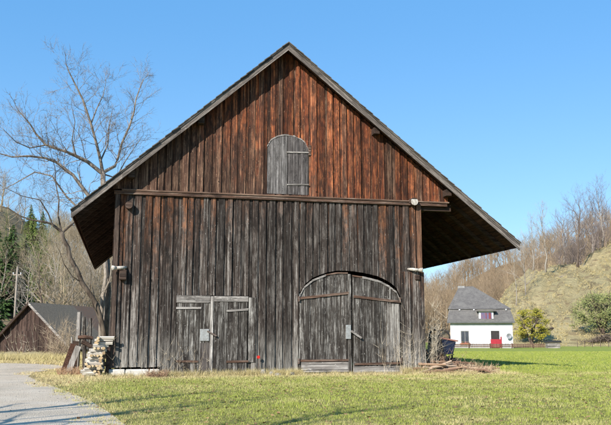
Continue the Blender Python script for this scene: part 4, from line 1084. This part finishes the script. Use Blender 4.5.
pole(82,340,92,347,Yp-.25,.09,DARKW,'dark short rail hanging below the upper rail','rail','rail')
pole(64,370,74,344,Yp-.6,.10,DARKY,'dark plank leaning furthest left against the posts','plank','leaning_plank',True)
pole(68,371,78.5,346,Yp-.8,.09,PALEW,'pale plank leaning against the posts','plank','leaning_plank',True)
pole(73,371,76,341,Yp-.5,.10,DARKW,'dark plank leaning in the middle of the three','plank','leaning_plank',True)

# ================================================================== THINGS RIGHT OF THE BARN
# old farm spreader: blue hopper on a black frame with two bar hoops and a wheel
BLUE = plain('blue_paint_worn', (.012,.020,.050), (.035,.045,.075), 5, .5, .002, .2); BLK = plain('black_iron', (.018,.017,.017), (.05,.04,.035), 9, .6, .002, .2); RUSTR = plain('rust_rim', (.26,.12,.09), (.17,.08,.06), 9, .8)
sq = W(440,372,.75); sq.z = 0; S_ = 28.3/1.045
sp = tag(empty('farm_spreader', sq, -.25), 'old farm spreader with dark blue hopper and black hoops by the barn corner', 'farm machine')
mx = lambda px: (px-440)/27.; mz = lambda py: (372-py)/27.
def hopper(x0,x1,zt,zb,inx,name,mat,y0,y1):
    mb = MB(); vs = [(x0+inx,y0+.15,zb),(x1-inx,y0+.15,zb),(x1-inx,y1-.15,zb),(x0+inx,y1-.15,zb),(x0,y0,zt+.06),(x1,y0,zt-.05),(x1,y1,zt-.05),(x0,y1,zt+.06)]
    mb.add(vs, [(3,2,1,0),(0,1,5,4),(1,2,6,5),(2,3,7,6),(3,0,4,7),(4,5,6,7)]); return mb.build(name, mat, sp, bevel=.02)
hopper(mx(441),mx(455),mz(340),mz(354),.10,'hopper',BLUE,-.45,.45)
mb = MB(); x0,x1 = mx(440.2),mx(456.4); zt_ = mz(339)
for (p,q) in (((x0,-.47,zt_+.05),(x1,-.47,zt_-.06)),((x1,-.47,zt_-.06),(x1,.47,zt_-.06)),((x1,.47,zt_-.06),(x0,.47,zt_+.05)),((x0,.47,zt_+.05),(x0,-.47,zt_+.05))): mb.beam(p,q,.04,.05)
mb.build('hopper_rim', RUSTR, sp)
for cx2, w2 in ((435.5,6.5),(443.5,6.5)):
    mb = MB(); pts = []
    for k in range(11):
        a = math.pi*k/10; pts.append((mx(cx2)-math.cos(a)*w2/27*.95, -.25+.15*math.sin(a), mz(337)+.27*math.sin(a)))
    pts = [(pts[0][0],-.2,mz(346))]+pts+[(pts[-1][0],-.2,mz(344))]
    mb.tube(pts,[.032]*len(pts),7); mb.build('hoop', BLK, sp, smooth=True)
mb = MB(); mb.add([(mx(427),-.3,mz(364)),(mx(442),-.3,mz(364)),(mx(442),.4,mz(364)),(mx(427),.4,mz(364)),(mx(430.5),-.2,mz(338)),(mx(441),-.2,mz(334)),(mx(441),.3,mz(334)),(mx(430.5),.3,mz(338))],
   [(3,2,1,0),(4,5,6,7),(0,1,5,4),(1,2,6,5),(2,3,7,6),(3,0,4,7)]); mb.build('gear_housing', BLK, sp, bevel=.03)
def wheel(x, y, rr):
    mb = MB(); n = 18
    for k in range(n):
        a0 = 6.283*k/n; a1 = 6.283*(k+1)/n
        mb.beam((x+rr*math.cos(a0),y,rr+rr*math.sin(a0)),(x+rr*math.cos(a1),y,rr+rr*math.sin(a1)),.14,.09,up=(math.cos(a0),0,math.sin(a0)))
    w_o = mb.build('wheel', plain('rubber',(.025,.024,.023),None,8,.8), sp)
    mb = MB()
    for k in range(6): a = 6.283*k/6; mb.beam((x,y,rr),(x+rr*.95*math.cos(a),y,rr+rr*.95*math.sin(a)),.03,.05)
    mb.tube([(x,y-.12,rr),(x,y+.12,rr)],[.07,.07],10); mb.build('spokes', BLK, w_o)
wheel(mx(434),-.42,.42); wheel(mx(434),.5,.42); 
mb = MB(); mb.tube([(mx(434),-.45,.42),(mx(434),.5,.42)],[.03,.03],6); mb.beam((mx(434),0,.45),(mx(456),0,.5),.08,.08); mb.beam((mx(449),-.2,.0),(mx(449),-.2,mz(355)),.05,.05); mb.beam((mx(454),.1,.02),(mx(453),.1,mz(355)),.05,.05); mb.build('frame', BLK, sp)
# cut branches heaped by the corner
BRD = leaf_mat('cut_branch', (.16,.09,.06), (.30,.19,.12), (.42,.31,.22)); r = random.Random(23)
def stick(a, b, rr, label, grp='cut branches heaped by the barn corner', name='cut_branch'):
    base = Vector((a[0],a[1],0)); a = Vector(a); b = Vector(b); m_ = (a+b)/2+Vector((r.gauss(0,.05),r.gauss(0,.05),r.gauss(0,.03)))
    mb = MB(); mb.tube([a-base,m_-base,b-base],[rr,rr*.85,rr*.6],7); o = mb.build(name, BRD, None); o.location = base; return tag(o, label, 'branch', grp)
lbl = 'brown cut branch in the heap right of the barn corner'
for i in range(60):
    px = r.uniform(424,484); Y = r.uniform(-.6,1.6); q = W(px,372,Y); hgt = max(.05,.60-abs(px-447)*.014)
    z = r.uniform(.03,hgt); an = r.gauss(0,.35); L = r.uniform(.5,1.5); dz = r.gauss(0,.10)
    c0 = Vector((q.x,Y,z)); d = Vector((math.cos(an),math.sin(an)*.8,dz))*L/2
    a, b2 = c0-d, c0+d; a.z = max(a.z,.03); b2.z = max(b2.z,.03); stick(a,b2,r.uniform(.02,.065),lbl)
a = W(420,372,-.5); b2 = W(462,368,-.6); a.z = .07; b2.z = .22; stick(a,b2,.055,'longest pale branch lying in front of the heap of cut branches')
# thorny brush around the spreader (dense thin stems)
def thicket(name, label, cat, x0, x1, y0, y1, h, cnt, mat, seed, rr=.008, lean=.35, kind=None, kids=3):
    r = random.Random(seed); base = Vector(((x0+x1)/2,(y0+y1)/2,0)); mb = MB()
    for i in range(cnt):
        p = Vector((r.uniform(x0,x1), r.uniform(y0,y1), 0))-base; hh = h*r.uniform(.35,1.); d = Vector((r.gauss(0,lean),r.gauss(0,lean*.6),1)).normalized()
        pts = [p]
        for k in range(4): d = (d+Vector((r.gauss(0,.14),r.gauss(0,.12),.02))).normalized(); pts.append(pts[-1]+d*hh/4)
        for k,(a,b) in enumerate(zip(pts,pts[1:])): mb.spike(a, b+(b-a)*.2, rr*(1-.2*k), r.random())
        for k in range(kids):
            q = pts[r.randint(1,3)]; mb.spike(q, q+Vector((r.gauss(0,.3),r.gauss(0,.2),r.uniform(.1,.4)))*hh*.5, rr*.6, r.random())
    o = mb.build(name, mat); o.location = base; return tag(o, label, cat, kind=kind)
DRYT = leaf_mat('dry_stem', (.27,.21,.14), (.38,.31,.22), (.50,.43,.33))
xa = W(384,372,-.4).x; xb = W(424,372,-.4).x
thicket('dry_shrub','leafless pale shrub against the right corner of the barn','shrub',xa+.5,xb+.2,-.5,-.2,2.2,26,DRYT,1,.007,.16)
thicket('dry_shrub','thin dry twigs arching before the right leaf of the arched door','shrub',xa-.1,xa+.7,-.6,-.3,2.2,8,DRYT,2,.008,.28)
xc = W(427,372,1.).x
thicket('bramble','tangled dry bramble growing over the blue spreader','shrub',xc-.1,xc+.9,-.3,.6,1.1,60,BRD,3,.009,.55)
thicket('dry_shrub','tall pale leafless shrub behind the right corner of the barn','shrub',W(424,300,.3).x,W(433,300,.3).x,.1,.4,3.5,34,leaf_mat('pale_stem',(.30,.25,.18),(.42,.36,.27),(.54,.48,.38)),4,.008,.10,kids=8)
xd = W(160,372,-.4).x; xe = W(215,372,-.4).x
thicket('dry_shrub','thin leafless twigs in front of the small double door','shrub',xd,xe,-.55,-.25,1.6,16,DRYT,5,.007,.42)
xf = W(112,372,-.4).x
thicket('dry_shrub','sparse dry twigs leaning on the left wall foot','shrub',xf+.3,xd-.2,-.45,-.25,2.0,9,DRYT,6,.006,.5)
qa = V(52,336,50); qb = V(76,336,50)
thicket('dry_shrub','tangle of tan leafless brush before the right end of the small barn roof','shrub',qa.x,qb.x,qa.y-1,qa.y+.6,3.0,150,leaf_mat('tan_stem',(.22,.16,.11),(.34,.26,.17),(.44,.35,.24)),14,.014,.35,kids=5)
qa = V(12,336,51); qb = V(40,336,51)
thicket('dry_shrub','few pale arching twigs in front of the small barn gable','shrub',qa.x,qb.x,qa.y-1,qa.y+.3,2.4,18,DRYT,15,.02,.5,kids=4)
thicket('dry_weeds','dry rust brown weeds at the foot of the leaning planks','weeds',W(58,371,Yp-.8).x,W(84,371,Yp-.8).x,Yp-1.6,Yp-.6,.35,260,leaf_mat('rust_weed',(.26,.13,.07),(.38,.23,.13),(.46,.33,.2)),7,.011,.6,kind='stuff')
thicket('dry_weeds','brown dead weeds clumped at the foot of the wall left of the door','weeds',W(146,372,-.5).x,W(168,372,-.5).x,-.8,-.4,.36,160,leaf_mat('brown_weed',(.16,.09,.06),(.26,.15,.09),(.36,.25,.16)),8,.011,.7,kind='stuff')
thicket('dry_weeds','dry weeds mixed into the heap of cut branches','weeds',W(440,372,0).x,W(496,372,0).x,-.6,2.2,.5,520,leaf_mat('tan_weed',(.28,.18,.11),(.40,.28,.17),(.5,.38,.25)),9,.011,.7,kind='stuff')
# stones and small red canister by the small door
r = random.Random(31)
for i,(px,w,h) in enumerate(((263,.17,.22),(271,.15,.15),(278,.25,.10),(292,.2,.12))):
    q = W(px,371,-.3); mb = MB(); k = 7
    ring = lambda s,z: [(math.cos(6.283*j/k)*w/1.6*s*r.uniform(.85,1.1), math.sin(6.283*j/k)*w/1.8*s*r.uniform(.85,1.1), z) for j in range(k)]
    A = ring(1,-.03)+ring(1.05,h*.5)+ring(.7,h)
    mb.add(A, [tuple(range(k-1,-1,-1)), tuple(range(2*k,3*k))]+[(j,(j+1)%k,(j+1)%k+k,j+k) for j in range(k)]+[(j+k,(j+1)%k+k,(j+1)%k+2*k,j+2*k) for j in range(k)])
    o = mb.build('stone', STONED, None, bevel=.02); o.location = (q.x,-.3,0)
    tag(o, ['tallest pale stone right of the small door','small pale stone beside the tallest one','flat pale stone between the two doors','pale stone next to the arched door'][i], 'stone')
q = W(258,357,-.16)
rt = tag(empty('reflector_stake', (q.x,-.22,0)), 'thin stake with a small red reflector right of the small door', 'stake')
mb = MB(); mb.tube([(0,0,-.05),(0,0,q.z+.06)],[.015,.013],6); mb.build('stake', IRON, rt); mb = MB(); mb.tube([(0,-.03,q.z),(0,-.015,q.z)],[.055,.055],12); mb.build('reflector', plain('red_plastic',(.6,.03,.02),None,4,.3), rt)

# ================================================================== trees out of the frame that throw the streaks on the lawn
def shade_tree(x, y, h, seed, label):
    t, c = bare_tree(h, seed, .6, 2, h*.022, (2,3), .4, 11, 1.3); ro = tag(empty('bare_tree', (x,y,0)), label, 'tree')
    t.build('trunk', BK_DARK, ro, smooth=True); c.build('crown', BK_DARK, ro)
g1_ = G(50,407); g2_ = G(70,415); g3_ = G(345,413); g4_ = G(10,400)
shade_tree(g1_.x-5.6, g1_.y-5.6, 8.5, 701, 'bare tree left of the road beyond the left edge')
shade_tree(g2_.x-5.0, g2_.y-5.0, 7.8, 702, 'smaller bare tree by the road near the camera')
shade_tree(g3_.x-8.2, g3_.y-8.2, 8.4, 703, 'low bare tree left of the camera')

# ================================================================== LIGHT, SKY, CAMERA
AX, AZ = .99, .83
L = Vector((AX,1.,-AZ)).normalized()
sun = bpy.data.lights.new('sun', 'SUN'); sun.energy = 5.0; sun.angle = rad(.5); sun.color = (1.,.955,.88)
so = bpy.data.objects.new('sun', sun); COL.objects.link(so); so.rotation_euler = L.to_track_quat('-Z','Y').to_euler(); so.location = (-30,-40,40)
world = bpy.data.worlds.new('World'); sc.world = world; world.use_nodes = True; nt = world.node_tree
sky = nt.nodes.new('ShaderNodeTexSky'); sky.sky_type = 'NISHITA'; sky.sun_disc = False
sky.sun_elevation = math.asin(-L.z); sky.sun_rotation = rad(225); sky.altitude = 600; sky.air_density = 1.; sky.dust_density = .2; sky.ozone_density = 2.5
bg = nt.nodes['Background']; bg.inputs['Strength'].default_value = .10
hs = nt.nodes.new('ShaderNodeHueSaturation'); hs.inputs['Saturation'].default_value = 1.08; hs.inputs['Value'].default_value = 1.0; hs.inputs['Hue'].default_value = .494
ev_ = nt.nodes.new('ShaderNodeMix'); ev_.data_type = 'RGBA'; ev_.inputs[0].default_value = .5; tc_ = nt.nodes.new('ShaderNodeTexCoord'); sz_ = nt.nodes.new('ShaderNodeSeparateXYZ'); nt.links.new(tc_.outputs['Generated'], sz_.inputs[0])
nw = N(nt); nt.links.new(nw.mix(nw.step(sz_.outputs[2], .0, .42), (2.7,5.3,8.3), (1.10,3.75,7.9)), ev_.inputs[7])
nt.links.new(sky.outputs[0], hs.inputs['Color']); nt.links.new(hs.outputs[0], ev_.inputs[6]); nt.links.new(ev_.outputs[2], bg.inputs['Color'])
cam = bpy.data.cameras.new('camera'); co_ = bpy.data.objects.new('camera', cam); COL.objects.link(co_)
cam.sensor_width = 36; cam.lens = F/611*36; cam.clip_end = 5000; cam.clip_start = .1
co_.location = CAM; co_.rotation_euler = (math.pi/2+PITCH, 0, -YAW); sc.camera = co_
sc.view_settings.view_transform = 'Standard'; sc.view_settings.look = 'None'; sc.view_settings.gamma = 1; sc.view_settings.exposure = .62
